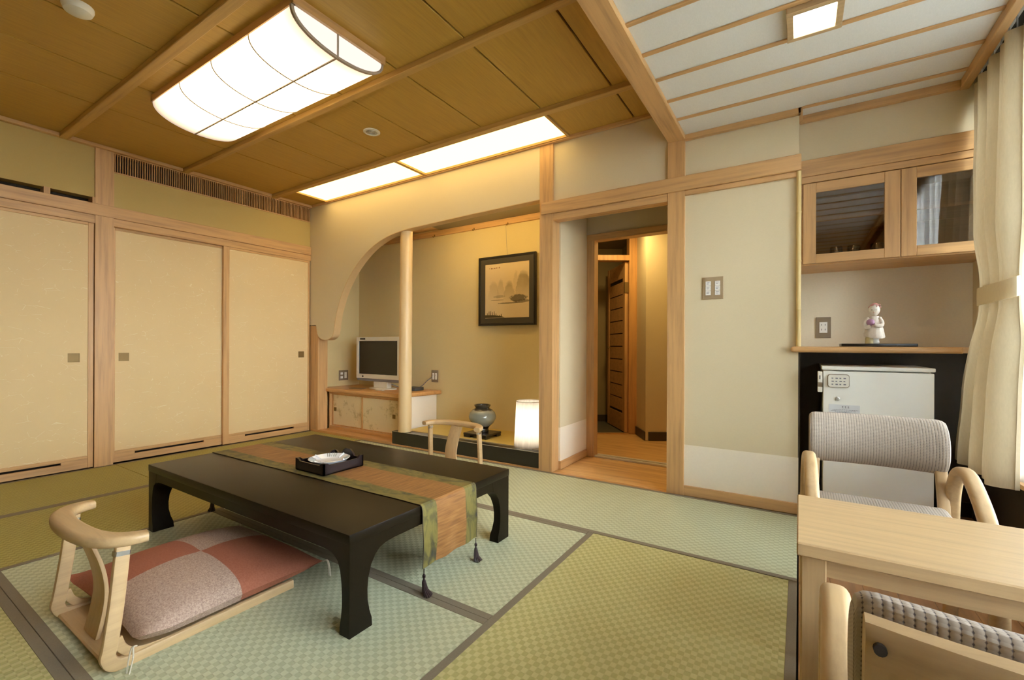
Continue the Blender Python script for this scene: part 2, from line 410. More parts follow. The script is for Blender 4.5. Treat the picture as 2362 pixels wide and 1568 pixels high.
# ------------------------------------------------------------------ dimensions (metres; camera at 0,0,1)
XL, YB, XW = -4.82, 3.175, .90          # left wall, back wall, window wall
YR = -1.7                               # wall behind the camera
ZC, ZW = 2.625, 2.42                    # wooden ceiling, white ceiling
K = .9918                               # left-wall scale
ly = lambda y: y*K
lz = lambda z: 1+(z-1)*K

# ------------------------------------------------------------------ floor: tatami mats, boards of the window side, hall
fl = struct('floor', B(XL-.5, 1.2, YR-.3, 8.6, -.14, -.06), 'dark_gap', 'room floor under the tatami mats')
def mat_(x0, x1, y0, y1, axis, kind):
    g = .0015; h = .030
    o = obj('tatami_mat', B(x0+g, x1-g, y0+g, y1-g, -.03, 0, .002), kind, fl)
    for s in (0, 1):
        if axis == 'x': b = B(x0+g-.0006, x1-g+.0006, (y0+g-.0008 if s == 0 else y1-g-h), (y0+g+h if s == 0 else y1-g+.0008), -.025, .0014, .001)
        else: b = B((x0+g-.0008 if s == 0 else x1-g-h), (x0+g+h if s == 0 else x1-g+.0008), y0+g-.0006, y1-g+.0006, -.025, .0014, .001)
        obj('cloth_edging', b, 'heri', o)
XA, XB_, XC = -3.885, -2.965, -.955
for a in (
    (XC, -.005, .43, 2.272, 'y', 'tatami_olive_sheen'),
    (XC, -.005, YR, .43, 'y', 'tatami_olive_sheen'),
    (XB_, XC, 1.342, 2.272, 'x', 'tatami_green_sheen'), (XB_, XC, .432, 1.342, 'x', 'tatami_green_sheen'),
    (XB_, XC, -.478, .432, 'x', 'tatami_olive_sheen'), (XB_, XC, YR, -.478, 'x', 'tatami_olive_sheen'),
    (XA, XB_, .43, 2.272, 'y', 'tatami_warm_lit'), (XA, XB_, YR, .43, 'y', 'tatami_warm_lit'),
    (XL, XA, 1.39, 3.175, 'y', 'tatami_warm_lit'), (XL, XA, -.44, 1.39, 'y', 'tatami_warm_lit'), (XL, XA, YR, -.44, 'y', 'tatami_warm_lit'),
    (XA, -1.945, 2.272, 3.175, 'x', 'tatami_green_sheen'), (-1.945, -.005, 2.272, 3.175, 'x', 'tatami_green_sheen')):
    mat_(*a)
pl = sgroup('floor_boards', 'wooden boards of the window side floor')
for i in range(8):
    obj('floorboard', B(.0+i*.1135, .0+(i+1)*.1135-.001, YR, 3.75, -.03, -.004, .001), wood('window_floor_%d' % i, (.40, .20, .075, 1), 'y', rough=.3), pl)
struct('floor_hall', B(-3.2, .5, 3.20, 5.17/math.cos(YAW)+2.2, -.05, -.004), 'floorboard', 'polished amber floor of the entrance hall')
trim(B(-1.66, -.75, 3.178, 3.215, -.03, .0), 'amber_x', 'threshold strip between tatami and hall floor')

# ------------------------------------------------------------------ left wall with sliding doors
trim(B(XL-.10, XL-.004, ly(1.272), ly(1.392), 0, ZC), 'wood_z', 'square cypress post between the sliding doors')
trim(B(XL-.09, XL, YR, 3.18, 2.050, 2.146, .003), 'wood_y', 'long cypress rail above the sliding doors')
trim(B(XL-.09, XL-.010, YR, 3.18, 1.985, 2.049, .002), 'wood_y', 'grooved head track of the sliding doors')
trim(B(XL-.09, XL+.018, YR, 3.18, 2.600, 2.640, .003), 'wood_y', 'cornice strip of the left wall')
struct('wall_left', B(XL-.12, XL-.022, YR, ly(1.272), 2.195, ZC+.02), 'plaster_left_dim', 'beige wall above the left sliding door')
struct('wall_left_upper', B(XL-.12, XL-.022, ly(1.392), 3.2, 2.146, 2.438), 'plaster_left_dim', 'beige wall between door rail and air grille')
struct('wall_left_core', B(XL-.30, XL-.125, YR, 3.9, 0, ZC+.02), 'dark_gap', 'dark void behind the left wall')
for y0, y1 in ((YR, YR+.03), (ly(.974)-.0, ly(1.010)), (ly(1.255), ly(1.272))):
    trim(B(XL-.11, XL-.008, y0, y1, 2.146, 2.196), 'wood_z', 'small block beside the vent slot')
gr = thing('air_grille', 'long slatted wooden air grille under the ceiling above the wide sliding doors', 'grille', (XL-.02, ly(1.39), 2.432))
gy0, gy1, gz0, gz1 = ly(1.394), 3.175, 2.438, 2.600
b = newbm(); box(b, XL-.05, XL-.016, gy0, gy1, gz0-.004, gz0+.006); box(b, XL-.05, XL-.016, gy0, gy1, gz1-.006, gz1); obj('grille_frame', b, 'wood_y', gr)
nS = 105; sl0 = None
for i in range(nS):
    y = gy0+.008+(gy1-gy0-.016)*i/(nS-1)
    if sl0 is None: sl0 = obj('slat', B(XL-.034, XL-.018, y-.0027, y+.0027, gz0+.004, gz1-.004), 'wood_z', gr); y00 = y
    else: inst(sl0, gr, (0, y-y00, 0))
obj('backing', B(XL-.115, XL-.09, gy0, gy1, gz0, gz1), 'dark_gap', gr)

def slide_door(n, y0, y1, x, stl, str_, hy, slit, label):
    g = sgroup('door_%d' % n, label)
    zt, zb = 1.984, .004
    obj('paper_panel', B(x-.024, x-.006, y0+stl*.6, y1-str_*.6, .085, zt-.012), 'fusuma', g)
    b = newbm(); box(b, x-.03, x, y0, y0+stl, zb, zt, .002); obj('stile', b, 'wood_z', g)
    b = newbm(); box(b, x-.03, x, y1-str_, y1, zb, zt, .002); obj('stile', b, 'wood_z', g)
    obj('top_rail', B(x-.03, x-.001, y0+stl, y1-str_, zt-.022, zt, .002), 'wood_y', g)
    obj('bottom_rail', B(x-.03, x-.001, y0+stl, y1-str_, .080, .102, .002), 'wood_y', g)
    # kick board with a slot cut through it
    b = newbm(); s0, s1 = slit
    for a in ((y0+stl, y1-str_, zb, .056), (y0+stl, y1-str_, .074, .0795), (y0+stl, s0, .056, .074), (s1, y1-str_, .056, .074)): box(b, x-.026, x-.003, *a)
    obj('kick_board', b, 'wood_y', g)
    h = obj('recessed_pull', newbm(), 'brass', g)
    b = newbm(); z0, z1 = .858, .928; w = .035; t = .005
    box(b, x-.012, x-.003, hy-w, hy-w+t, z0, z1); box(b, x-.012, x-.003, hy+w-t, hy+w, z0, z1); box(b, x-.012, x-.003, hy-w+t, hy+w-t, z0, z0+t); box(b, x-.012, x-.003, hy-w+t, hy+w-t, z1-t, z1)
    box(b, x-.0058, x-.0052, hy-w+t, hy+w-t, z0+t, z1-t)
    b.to_mesh(h.data); b.free()
    return g
slide_door(1, ly(.30), ly(1.268), XL-.018, .05, .034, ly(1.150), (ly(.52), ly(1.078)), 'left sliding door covered in cream paper')
slide_door(2, ly(1.396), ly(2.30), XL-.046, .018, .04, ly(1.475), (ly(1.553), ly(2.097)), 'middle sliding door covered in cream paper')
slide_door(3, ly(2.253), 3.170, XL-.014, .056, .020, ly(3.095), (ly(2.467), ly(3.008)), 'right sliding door covered in cream paper')
slide_door(4, YR, ly(.29), XL-.046, .05, .05, ly(.20), (ly(-.4), ly(.0)), 'sliding door beside the camera')

# ------------------------------------------------------------------ back wall: arch panel, posts, rails
arc = spline([(-1.77, 0, 2.184), (-2.45, 0, 2.172), (-3.05, 0, 2.156), (-3.30, 0, 2.146), (-3.56, 0, 2.105), (-3.816, 0, 2.005), (-4.058, 0, 1.824), (-4.239, 0, 1.60), (-4.352, 0, 1.36), (-4.398, 0, 1.165), (-4.425, 0, 1.105), (-4.485, 0, 1.073), (-4.56, 0, 1.064), (-4.64, 0, 1.082), (-4.695, 0, 1.13), (-4.722, 0, 1.232)], 6)
pts = [(-1.77, ZC+.02)]+[(p.x, p.z) for p in arc]+[(-4.865, 1.232), (-4.865, ZC+.02)]
struct('wall_back_arch', prism(newbm(), pts, 'y', YB+.004, YB+.085), 'plaster', 'beige wall panel curving down in an arch before the alcove')
soff = [(p.x, p.z) for p in arc]
def off(pts, d):
    o = []
    for i, (x, z) in enumerate(pts):
        a, b_ = pts[max(i-1, 0)], pts[min(i+1, len(pts)-1)]; tx, tz = b_[0]-a[0], b_[1]-a[1]; L = math.hypot(tx, tz) or 1
        o.append((x-tz/L*d, z+tx/L*d))
    return o
lo = off(soff, .006)
rings = [[(a[0], YB+.003, a[1]), (a[0], YB+.088, a[1]), (q[0], YB+.088, q[1]), (q[0], YB+.003, q[1])] for a, q in zip(soff, lo)]
trim(loft(newbm(), rings), 'lining', 'thin wooden lining under the arch edge')
trim(B(-4.865, -4.69, YB+.006, YB+.135, 0, 1.225, .002), 'wood_z', 'short corner post under the arch')
trim(B(-1.768, -1.650, YB+.002, YB+.12, 0, ZC), 'wood_z', 'cypress post between alcove and doorway')
trim(B(-.766, -.655, YB+.002, YB+.12, 0, 2.40), 'wood_z', 'cypress post right of the doorway')
trim(B(-1.750, .006, YB-.012, YB+.05, 2.050, 2.146, .003), 'wood_x', 'long cypress rail over the doorway')
trim(B(-1.65, -.766, YB+.006, YB+.09, 1.996, 2.049, .002), 'wood_x', 'door head under the long rail')
trim(B(-.655, -.004, YB+.004, YB+.05, 2.018, 2.049, .002), 'wood_x', 'thin strip under the rail on the right')
struct('wall_back_over_door', B(-1.65, -.766, YB+.022, YB+.08, 2.146, ZC+.02), 'plaster', 'beige wall above the doorway')
struct('wall_back', B(-.655, -.006, YB+.022, 3.72, .338, 2.018), 'plaster', 'beige wall right of the doorway')
struct('wall_back_upper', B(-.655, -.006, YB+.022, 3.72, 2.146, ZW+.02), 'plaster', 'short beige wall above the long rail')
struct('wall_back_wainscot', B(-.655, -.004, YB+.020, 3.72, .066, .338), 'wainscot', 'pale paper wainscot at the foot of the wall')
struct('baseboard_back', B(-.655, -.004, YB+.006, YB+.05, 0, .066, .002), 'wood_x', 'baseboard right of the doorway')
trim(B(-4.78, -.766, YB-.018, YB+.02, 2.605, 2.640, .002), 'wood_x', 'cornice strip along the back wall')
trim(B(-.655, .004, YB-.012, YB+.02, 2.385, 2.420, .002), 'wood_x', 'white ceiling cornice on the back wall')
# bamboo corner pole
bp = newbm(); lathe(bp, [(.0135, 1.004), (.0130, 1.22), (.0150, 1.2235), (.0150, 1.2265), (.0130, 1.23), (.0130, 1.508), (.0150, 1.5115), (.0150, 1.5145), (.0130, 1.518), (.0130, 1.799), (.0150, 1.8025), (.0150, 1.8055), (.0130, 1.809), (.0130, 2.048)], -.006, YB+.006, 14)
trim(bp, 'bamboo', 'slim bamboo pole at the wall corner')

# ------------------------------------------------------------------ ceiling of the mat room
ce = struct('ceiling', B(XL-.3, -.70, YR-.1, 3.3, ZC+.028, ZC+.06), 'dark_gap', 'backing above the wooden ceiling boards')
xs = [-.766, -.996]+[-1.5-.505*i for i in range(7)]; xs[-1] = -4.80
beams = [(1.045, 1.100), (1.868, 1.915), (2.700, 2.752), (.215, .265), (-.615, -.565), (-1.445, -1.395)]
rows = [(2.752, 3.17), (1.915, 2.700), (1.100, 1.868), (.265, 1.045), (-.565, .215), (-1.395, -.615), (YR, -1.445)]
LP = (-4.50, -1.515)                   # light panel along the back edge
for r, (y0, y1) in enumerate(rows):
    proto = {}
    for i in range(len(xs)-1):
        x1, x0 = xs[i], xs[i+1]
        if r == 0 and x0 < LP[1]-.01 and x1 > LP[0]+.3:
            continue
        w = round(x1-x0, 4)
        if w in proto: inst(proto[w][0], ce, (x0-proto[w][1], 0, 0))
        else: proto[w] = (obj('ceiling_board', B(x0+.0055, x1-.0055, y0, y1, ZC, ZC+.018, .002), 'ceil_board', ce), x0)
obj('ceiling_board', B(-4.80, LP[0]-.012, 2.752, 3.17, ZC, ZC+.018), 'ceil_board', ce)
for y0, y1 in beams:
    trim(B(XL, -.76, y0, y1, 2.593, ZC+.02, .003), 'ceil_beam', 'wooden ceiling batten across the mat room')
trim(B(-.763, -.650, YR, YB+.01, 2.392, 2.70, .004), 'wood_y', 'big cypress beam between the two ceilings')

# ------------------------------------------------------------------ white ceiling of the window side
wc = struct('ceiling_window_side', B(-.66, 1.0, YR-.1, 3.40, ZW+.012, ZW+.05), 'dark_gap', 'backing above the white ceiling panels')
by = [2.924-.2445*i for i in range(-1, 20)]
edges = [3.36]+[y for y in by if y > YR]+[YR]
for i in range(len(edges)-1):
    y1, y0 = edges[i], edges[i+1]
    x0 = -.655
    if y0 > 3.1: x0, = (.004,)
    obj('ceiling_panel', B(x0, .725, y0, y1, ZW, ZW+.012), 'white_ceiling', wc)
    if i: obj('batten', B(-.655 if y1 < 3.15 else .01, .722, y1-.013, y1+.013, ZW-.008, ZW, .0015), 'wood_x', wc)
obj('ceiling_panel', B(-.655, .004, edges[1]+.0, 3.19, ZW+.001, ZW+.012), 'white_ceiling', wc)
trim(B(.716, .756, YR, 3.34, 2.375, 2.50, .003), 'wood_y', 'wooden curtain box edge at the window side')
trim(B(-.002, .74, 3.285, 3.33, 2.380, 2.420, .002), 'wood_x', 'cornice strip over the recessed wall')
trim(B(-.012, .012, YB-.012, 3.33, 2.385, 2.420, .002), 'wood_y', 'short cornice return at the recess')
struct('ceiling_curtain_box', B(.75, 1.05, YR, 3.5, 2.56, 2.60), 'dark_gap', 'dark top of the curtain box')
struct('wall_rear', B(XL-.3, 1.05, YR-.12, YR, -.05, ZC+.05), 'plaster', 'beige wall behind the camera')

# outer shell of the building, so that daylight comes in through the window only
struct('wall_outer_left', B(XL-.5, XL-.42, YR-.3, 8.6, -.14, 2.9), 'dark_gap', 'outer wall on the left')
struct('wall_outer_back', B(XL-.5, 1.2, 8.5, 8.6, -.14, 2.9), 'dark_gap', 'outer wall at the back')
struct('wall_outer_right', B(1.06, 1.2, 3.62, 8.6, -.14, 2.9), 'dark_gap', 'outer wall on the right')
struct('ceiling_outer', B(XL-.5, 1.2, YR-.3, 8.6, 2.82, 2.9), 'dark_gap', 'roof slab over the rooms')
struct('wall_outer_rear', B(XL-.5, 1.2, YR-.3, YR-.22, -.14, 2.9), 'dark_gap', 'outer wall behind the camera')
struct('wall_outer_window_head', B(.95, 1.06, YR-.3, 3.7, 2.34, 2.9), 'dark_gap', 'outer wall over the window')
struct('wall_outer_window_sill', B(.95, 1.06, YR-.3, 3.7, -.14, .40), 'dark_gap', 'outer wall under the window')
struct('wall_outer_window_end', B(.95, 1.06, 3.32, 3.7, .40, 2.34), 'dark_gap', 'outer wall end beside the window')
struct('ground', B(1.3, 60, -45, 45, -4.1, -4.0), speckle('outdoor_ground', (.17, .17, .14, 1), .3, 2, .9), 'dull ground outside far below the window')
# ------------------------------------------------------------------ kitchenette recess
struct('wall_recess_upper', B(-.006, 1.02, 3.318, 3.40, 2.146, ZW+.02), 'plaster', 'beige wall over the hanging cupboard')
trim(B(-.002, 1.0, 3.300, 3.36, 2.046, 2.146, .002), 'wood_x', 'cypress rail over the hanging cupboard')
trim(B(.004, 1.0, 3.306, 3.36, 2.006, 2.045, .002), 'wood_x', 'thin strip between rail and cupboard doors')
struct('wall_recess', B(-.0, 1.05, 3.70, 3.76, .99, 2.1), 'plaster_grey', 'grey beige wall behind the counter')
struct('wall_recess_lower', B(-.0, 1.05, 3.70, 3.76, -.03, .99), 'dark_wall', 'dark brown wall under the counter')
struct('wall_recess_left', B(-.0062, .003, YB+.024, 3.72, -.02, .968), 'dark_wall', 'dark brown side of the fridge niche')
struct('baseboard_recess', B(.003, 1.0, 3.685, 3.70, 0, .085), 'dark_gap', 'dark baseboard under the counter')

# ------------------------------------------------------------------ window wall
ww = 3.32; w0 = .05
struct('wall_window_near', B(.86, 1.06, YR-.3, w0, -.14, 2.9), 'plaster', 'beige wall between the window and the rear wall')
struct('wall_window_sill', B(.86, 1.0, w0, 3.72, -.03, .40), 'dark_wall', 'dark wood wall under the window')
struct('wall_window_end', B(.86, 1.0, ww, 3.72, .40, 2.60), 'plaster', 'wall end beside the window')
struct('wall_window_head', B(.86, 1.0, w0, ww, 2.34, 2.60), 'plaster', 'wall over the window')
wg = sgroup('window_1', 'wide window behind the curtains')
b = newbm()
for y0, y1, z0, z1 in ((w0, ww, .40, .45), (w0, ww, 2.29, 2.34), (w0, w0+.05, .45, 2.29), (ww-.05, ww, .45, 2.29), (1.86, 1.92, .45, 2.29)): box(b, .90, .95, y0, y1, z0, z1)
obj('window_frame', b, 'steel', wg)
obj('pane', B(.922, .928, w0+.05, 1.86, .45, 2.29), 'window_glass', wg)
obj('pane', B(.922, .928, 1.92, ww-.05, .45, 2.29), 'window_glass', wg)
trim(B(.815, .90, w0, ww, .385, .405), 'wood_y', 'window sill')

# ------------------------------------------------------------------ alcove (tokonoma)
YT = 3.86
struct('wall_alcove_back', B(XL-.1, -1.66, YT, YT+.06, 0, 2.40), 'alcove_wall_warm_lit', 'beige back wall of the alcove')
struct('wall_alcove_left', B(XL-.12, XL, YB+.08, YT, 0, 2.40), 'alcove_wall_warm_lit', 'left side wall of the alcove')
struct('wall_alcove_right', B(-1.715, -1.652, YB+.12, YT, 0, 2.60), 'plaster', 'partition between alcove and hall')
ac = sgroup('ceiling_alcove', 'boarded ceiling of the alcove')
for i in range(6):
    obj('ceiling_board', B(XL+.02+i*.52, XL+.02+(i+1)*.52-.006, YB+.085, YT, 2.318, 2.335, .002), 'alcove_board', ac)
trim(B(XL, -1.715, YT-.028, YT, 2.240, 2.300, .002), 'wood_x', 'picture rail at the top of the alcove')
for k, (x, z) in enumerate(((-3.49, 2.225), (-2.929, 2.225), (-2.50, 2.222))):
    b = newbm(); sweep(b, spline([(x, YT-.035, z+.022), (x, YT-.040, z+.006), (x, YT-.055, z), (x, YT-.060, z+.012)], 4), circ(.004, 6)); box(b, x-.005, x+.005, YT-.036, YT-.027, z+.012, z+.03)
    one('picture_hook', b, 'brass', ('brass hook on the alcove rail nearest the round pillar', 'middle brass hook on the alcove rail', 'brass hook on the alcove rail right above the framed painting')[k], 'hook', (x, YT-.03, z))
# raised floor
tp = sgroup('floor_alcove', 'raised alcove floor with black lacquered edge')
tx0 = -3.475
obj('black_edge_beam', B(tx0, -1.768, YB+.018, YB+.098, .008, .136, .003), 'black_lacquer', tp)
obj('gold_edge_line', B(tx0, -1.768, YB+.0165, YB+.0185, .1345, .1375), 'string', tp)
obj('edge_strip', B(tx0-.0, -1.768, YB+.004, YB+.018, -.02, .010), 'amber_x', tp)
obj('alcove_mat', B(tx0+.08, -1.715, YB+.098, YT, .05, .134), 'toko_tatami', tp)
obj('mat_edging', B(tx0+.085, -1.715, YB+.099, YB+.135, .1335, .1355), 'heri', tp)
struct('floor_alcove_left', B(XL, tx0+.005, YB+.004, 3.33, -.03, .022), 'amber_x', 'amber board in front of the low cupboard')
tl = thing('alcove_tube_light', 'slim tube lamp hidden behind the top of the arch panel in the alcove', 'lamp', (-2.9, YB+.12, 2.28))
obj('batten_body', B(-3.25, -1.80, YB+.125, YB+.175, 2.256, 2.318), 'white_plastic', tl)
b = newbm(); sweep(b, [(-3.23, YB+.150, 2.240), (-1.82, YB+.150, 2.240)], circ(.013, 12)); obj('tube', b, 'tube_light', tl)
# round pillar
b = newbm(); px0, px1 = -3.352, -3.338
rg = []
for i in range(13):
    z = .134+(2.147-.134)*i/12; t = i/12; cx = px0+(px1-px0)*t; cy = YB+.075; r = .066-.006*t+.0012*math.sin(i*1.9)
    rg.append([(cx+r*math.cos(2*PI*k/24), cy+r*math.sin(2*PI*k/24), z) for k in range(24)])
loft(b, rg); trim(b, 'log', 'round peeled log pillar at the alcove')

# low cupboard with television shelf
cb = thing('low_cupboard', 'low cupboard with two flowered sliding doors under the television shelf', 'cupboard', (-4.1, 3.6, .02))
obj('body', B(-4.69, -3.51, 3.385, YT-.005, .03, .455), 'plaster', cb)
obj('side_panel', B(-3.51, -3.475, 3.345, YT-.005, .022, .455), 'wainscot', cb, label='pale plastered side panel')
obj('frame_post', B(-4.69, -4.672, 3.33, 3.385, .022, .455), 'wood_z', cb); obj('frame_post', B(-3.525, -3.475, 3.32, 3.36, .022, .455), 'wood_z', cb)
obj('bottom_rail', B(-4.672, -3.525, 3.325, 3.385, .022, .055, .002), 'amber_x', cb)
obj('top_rail', B(-4.672, -3.525, 3.335, 3.385, .43, .455, .002), 'amber_x', cb)
for x0, x1, y, hx in ((-4.672, -4.085, 3.362, -4.615), (-4.125, -3.525, 3.345, -3.61)):
    d = obj('sliding_door', B(x0+.012, x1-.012, y, y+.012, .066, .424), 'floral', cb)
    b = newbm(); box(b, x0, x0+.022, y-.004, y+.016, .055, .43); box(b, x1-.022, x1, y-.004, y+.016, .055, .43); box(b, x0+.022, x1-.022, y-.004, y+.016, .055, .070); box(b, x0+.022, x1-.022, y-.004, y+.016, .418, .43)
    obj('door_frame', b, 'amber_z', d)
    b = newbm(); 
    for a in ((hx-.021, hx+.021, .226, .231), (hx-.021, hx+.021, .265, .270), (hx-.021, hx-.016, .231, .265), (hx+.016, hx+.021, .231, .265)): box(b, a[0], a[1], y-.004, y+.001, a[2], a[3])
    box(b, hx-.016, hx+.016, y-.001, y+.001, .231, .265); obj('recessed_pull', b, 'brass', d)
b = newbm(); prism(b, [(XL+.002, 3.285), (-3.52, 3.285), (-3.46, 3.31), (-3.405, 3.80), (-3.405, YT-.002), (XL+.002, YT-.002)], 'z', .456, .498)
es = [e for e in b.edges if all(v.co.z > .497 for v in e.verts) or all(v.co.z < .457 for v in e.verts)]
bmesh.ops.bevel(b, geom=es, offset=.010, segments=3, affect='EDGES', profile=.5)
one('television_shelf', b, 'amber_x', 'amber wooden shelf carrying the television in the alcove', 'shelf', (-4.1, 3.6, .456))

# television
tv = thing('television', 'small white flat television with dark screen on the alcove shelf', 'television', (-4.09, 3.56, .498))
vx0, vx1, vz0, vz1, vy = -4.45, -3.735, .585, 1.098, 3.53
b = newbm()
for a in ((vx0, vx1, 1.052, vz1), (vx0, vx1, .615, .665), (vx0, vx0+.036, .665, 1.052), (vx1-.028, vx1, .665, 1.052)): box(b, a[0], a[1], vy, vy+.05, a[2], a[3])
obj('bezel', b, 'white_plastic', tv)
obj('screen', B(vx0+.036, vx1-.028, vy+.010, vy+.03, .665, 1.052), 'screen', tv)
obj('speaker_bar', B(vx0+.004, vx1-.004, vy+.006, vy+.055, vz0, .615, .004), 'ink', tv)
obj('back_housing', B(vx0+.06, vx1-.06, vy+.05, vy+.12, .66, 1.03, .02), 'ink', tv)
obj('stand_neck', B(-4.175, -3.945, vy+.02, vy+.09, .512, .60, .006), 'white_plastic', tv)
obj('stand_base', loft(newbm(), [[(-4.06+.19*k*math.cos(a*PI/12), vy+.06+.12*k*math.sin(a*PI/12), z) for a in range(24)] for k, z in ((1, .4995), (1, .508), (.9, .514))]), 'white_plastic', tv)
obj('name_badge', B(vx0+.065, vx0+.155, vy-.002, vy+.002, 1.068, 1.086), 'rubber', tv, label='dark badge at the top left corner')
b = newbm(); lathe(b, [(.011, 0), (.011, .004)], 0, 0, 14); bmesh.ops.rotate(b, verts=b.verts[:], matrix=Matrix.Rotation(R(90), 3, 'X')); bmesh.ops.translate(b, verts=b.verts[:], vec=(vx0+.115, vy, .638)); obj('power_button', b, 'rubber', tv)
sweep(b := newbm(), spline([(-4.0, 3.64, .56), (-3.90, 3.74, .505), (-3.78, 3.80, .505), (-3.68, 3.82, .53), (-3.60, YT-.02, .60), (-3.535, YT-.012, .64)], 6), circ(.0045, 8)); obj('power_cord', b, 'ink', tv)
one('remote_control', B(-3.97, -3.86, 3.40, 3.44, .499, .516, .004), 'white_plastic', 'pale remote control lying in front of the television stand', 'remote', (-3.92, 3.42, .499))
one('booklet', B(-4.42, -4.20, 3.40, 3.47, .499, .505), 'plate_brown', 'thin brown folder on the shelf left of the television stand', 'folder', (-4.3, 3.44, .499))
one('tuner_box', B(-3.72, -3.56, 3.60, 3.74, .499, .535, .004), 'rubber', 'flat black box on the shelf right of the television stand', 'box', (-3.64, 3.67, .499))

# cover plates
def plate(name, label, cat, origin, u, w, h, plate_m, inserts, group=None):
    # flat plate centred on origin; u = horizontal direction of the wall, out = towards the room
    o = thing(name, label, cat, origin, group); u = Vector(u); up = Vector((0, 0, 1)); out = u.cross(up)
    def blk(bm, a0, a1, z0, z1, d0, d1):
        P = [Vector(origin)+u*a+up*z+out*d for a in (a0, a1) for d in (d0, d1) for z in (z0, z1)]
        vs = [bm.verts.new(p) for p in P]
        for q in ((0, 1, 3, 2), (4, 6, 7, 5), (0, 4, 5, 1), (2, 3, 7, 6), (0, 2, 6, 4), (1, 5, 7, 3)): bm.faces.new([vs[i] for i in q])
        bmesh.ops.recalc_face_normals(bm, faces=bm.faces[:])
    b = newbm(); blk(b, -w/2, w/2, -h/2, h/2, 0, .008)
    bmesh.ops.bevel(b, geom=b.edges[:], offset=.002, segments=1, affect='EDGES'); obj('cover_plate', b, plate_m, o)
    for nm, a0, a1, z0, z1, dd, m in inserts:
        b = newbm(); blk(b, a0, a1, z0, z1, .006, .008+dd); obj(nm, b, m, o)
    return o
ins = []
for sx in (-1, 1):
    for k in range(3):
        z = -.046+.031*k; ins.append(('rocker', sx*.028-.0155, sx*.028+.0155, z, z+.029, .004, 'switch_white'))
        ins.append(('marking', sx*.028-.010, sx*.028+.004, z+.010, z+.013, .0046, 'ink'))
        ins.append(('marking', sx*.028-.010, sx*.028+.008, z+.019, z+.0215, .0046, 'ink'))
plate('light_switch', 'beige switch plate with two columns of white rockers on the wall', 'switch', (-.479, YB+.022, 1.384), (1, 0, 0), .126, .145, 'plate_beige', ins)
sock = lambda a, z, w=.014, h=.03, m='switch_white': ('socket', a-w, a+w, z-h, z+h, .003, m)
slot = lambda a, z: ('slot', a-.0015, a+.0015, z-.006, z+.006, .0036, 'rubber')
plate('wall_outlet', 'grey brown power outlet plate above the counter beside the figurine', 'outlet', (.135, 3.70, 1.133), (1, 0, 0), .084, .140, 'plate_brown',
      [sock(0, 0, .022, .036), slot(-.010, .018), slot(.010, .018), slot(-.010, -.014), slot(.010, -.014)])
plate('wall_outlet', 'outlet plate on the alcove wall right of the round pillar', 'outlet', (-3.50, YT, .652), (1, 0, 0), .10, .135, 'plate_brown', [sock(-.020, 0, .013, .037), sock(.020, 0, .013, .037), slot(-.024, .012), slot(.016, .012)])
plate('wall_outlet', 'outlet plate on the alcove side wall left of the television', 'outlet', (XL, 3.625, .625), (0, 1, 0), .135, .125, 'plate_brown', [sock(-.030, .024, .017, .014), sock(-.030, -.024, .017, .014), sock(.026, 0, .016, .038), slot(.022, .012)])

# painting
pc = Vector((-2.512, YT-.03, 1.566)); pw, ph = .345, .357
pt = thing('framed_painting', 'misty ink landscape in a wide black frame on the alcove wall', 'painting', (pc.x, pc.y, pc.z-ph))
fr = newbm()
prof = [(0, 0), (0, .026), (.010, .031), (.022, .028), (.026, .022), (.026, 0)]
cor = [(-1, -1), (1, -1), (1, 1), (-1, 1), (-1, -1)]
V = [[fr.verts.new((pc.x+sx*(pw-a), pc.y+.012-d, pc.z+sz*(ph-a))) for a, d in prof] for sx, sz in cor[:4]]
for i in range(4):
    for j in range(len(prof)):
        k = (j+1) % len(prof); q = (i+1) % 4
        fr.faces.new((V[i][j], V[i][k], V[q][k], V[q][j]))
bmesh.ops.recalc_face_normals(fr, faces=fr.faces[:])
obj('frame', fr, 'black_lacquer', pt)
fr = newbm(); prof = [(.024, .002), (.024, .022), (.078, .015), (.078, .002)]
V = [[fr.verts.new((pc.x+sx*(pw-a), pc.y+.012-d, pc.z+sz*(ph-a))) for a, d in prof] for sx, sz in cor[:4]]
for i in range(4):
    for j in range(len(prof)):
        k = (j+1) % len(prof); q = (i+1) % 4
        fr.faces.new((V[i][j], V[i][k], V[q][k], V[q][j]))
bmesh.ops.recalc_face_normals(fr, faces=fr.faces[:])
obj('inner_border', fr, plain('olive_grey_border', (.055, .047, .032, 1), .45), pt)
sh = B(-pw+.07, pw-.07, -.004, .004, -ph+.07, ph-.07)
po = obj('picture_sheet', sh, 'ink_painting', pt, local=True); po.location = (0, 0.004, ph)
b = newbm()
for i in range(7): 
    x = -.215+.021*i+random.uniform(-.003, .003); box(b, x, x+random.uniform(.006, .014), -.0058, -.0042, .232+random.uniform(-.004, .004), .240+random.uniform(-.002, .006))
o_ = obj('inscription', b, plain('red_brown_ink', (.22, .07, .03, 1), .7), pt, local=True, label='small red brown handwritten marks'); o_.location = (0, 0.004, ph)
b = newbm()
for i in range(9):
    x = -.245+.022*i; h = random.uniform(.03, .075)*(1 if i < 6 else .4); prism(b, [(x, -.262), (x+.011, -.262), (x+.008, -.262+h), (x+.004, -.262+h)], 'y', -.0056, -.0042)
prism(b, [(-.270, -.275), (-.02, -.275), (-.06, -.262), (-.16, -.248), (-.270, -.245)], 'y', -.0055, -.0042)
o_ = obj('painted_trees', b, plain('dark_ink', (.075, .055, .02, 1), .7), pt, local=True); o_.location = (0, 0.004, ph)
b = newbm(); 
sweep(b, [(pc.x+.0, YT-.05, 2.225), (pc.x-.0, YT-.02, pc.z+ph-.02)], circ(.0015, 6)); obj('hanging_wire', b, 'ink', pt)

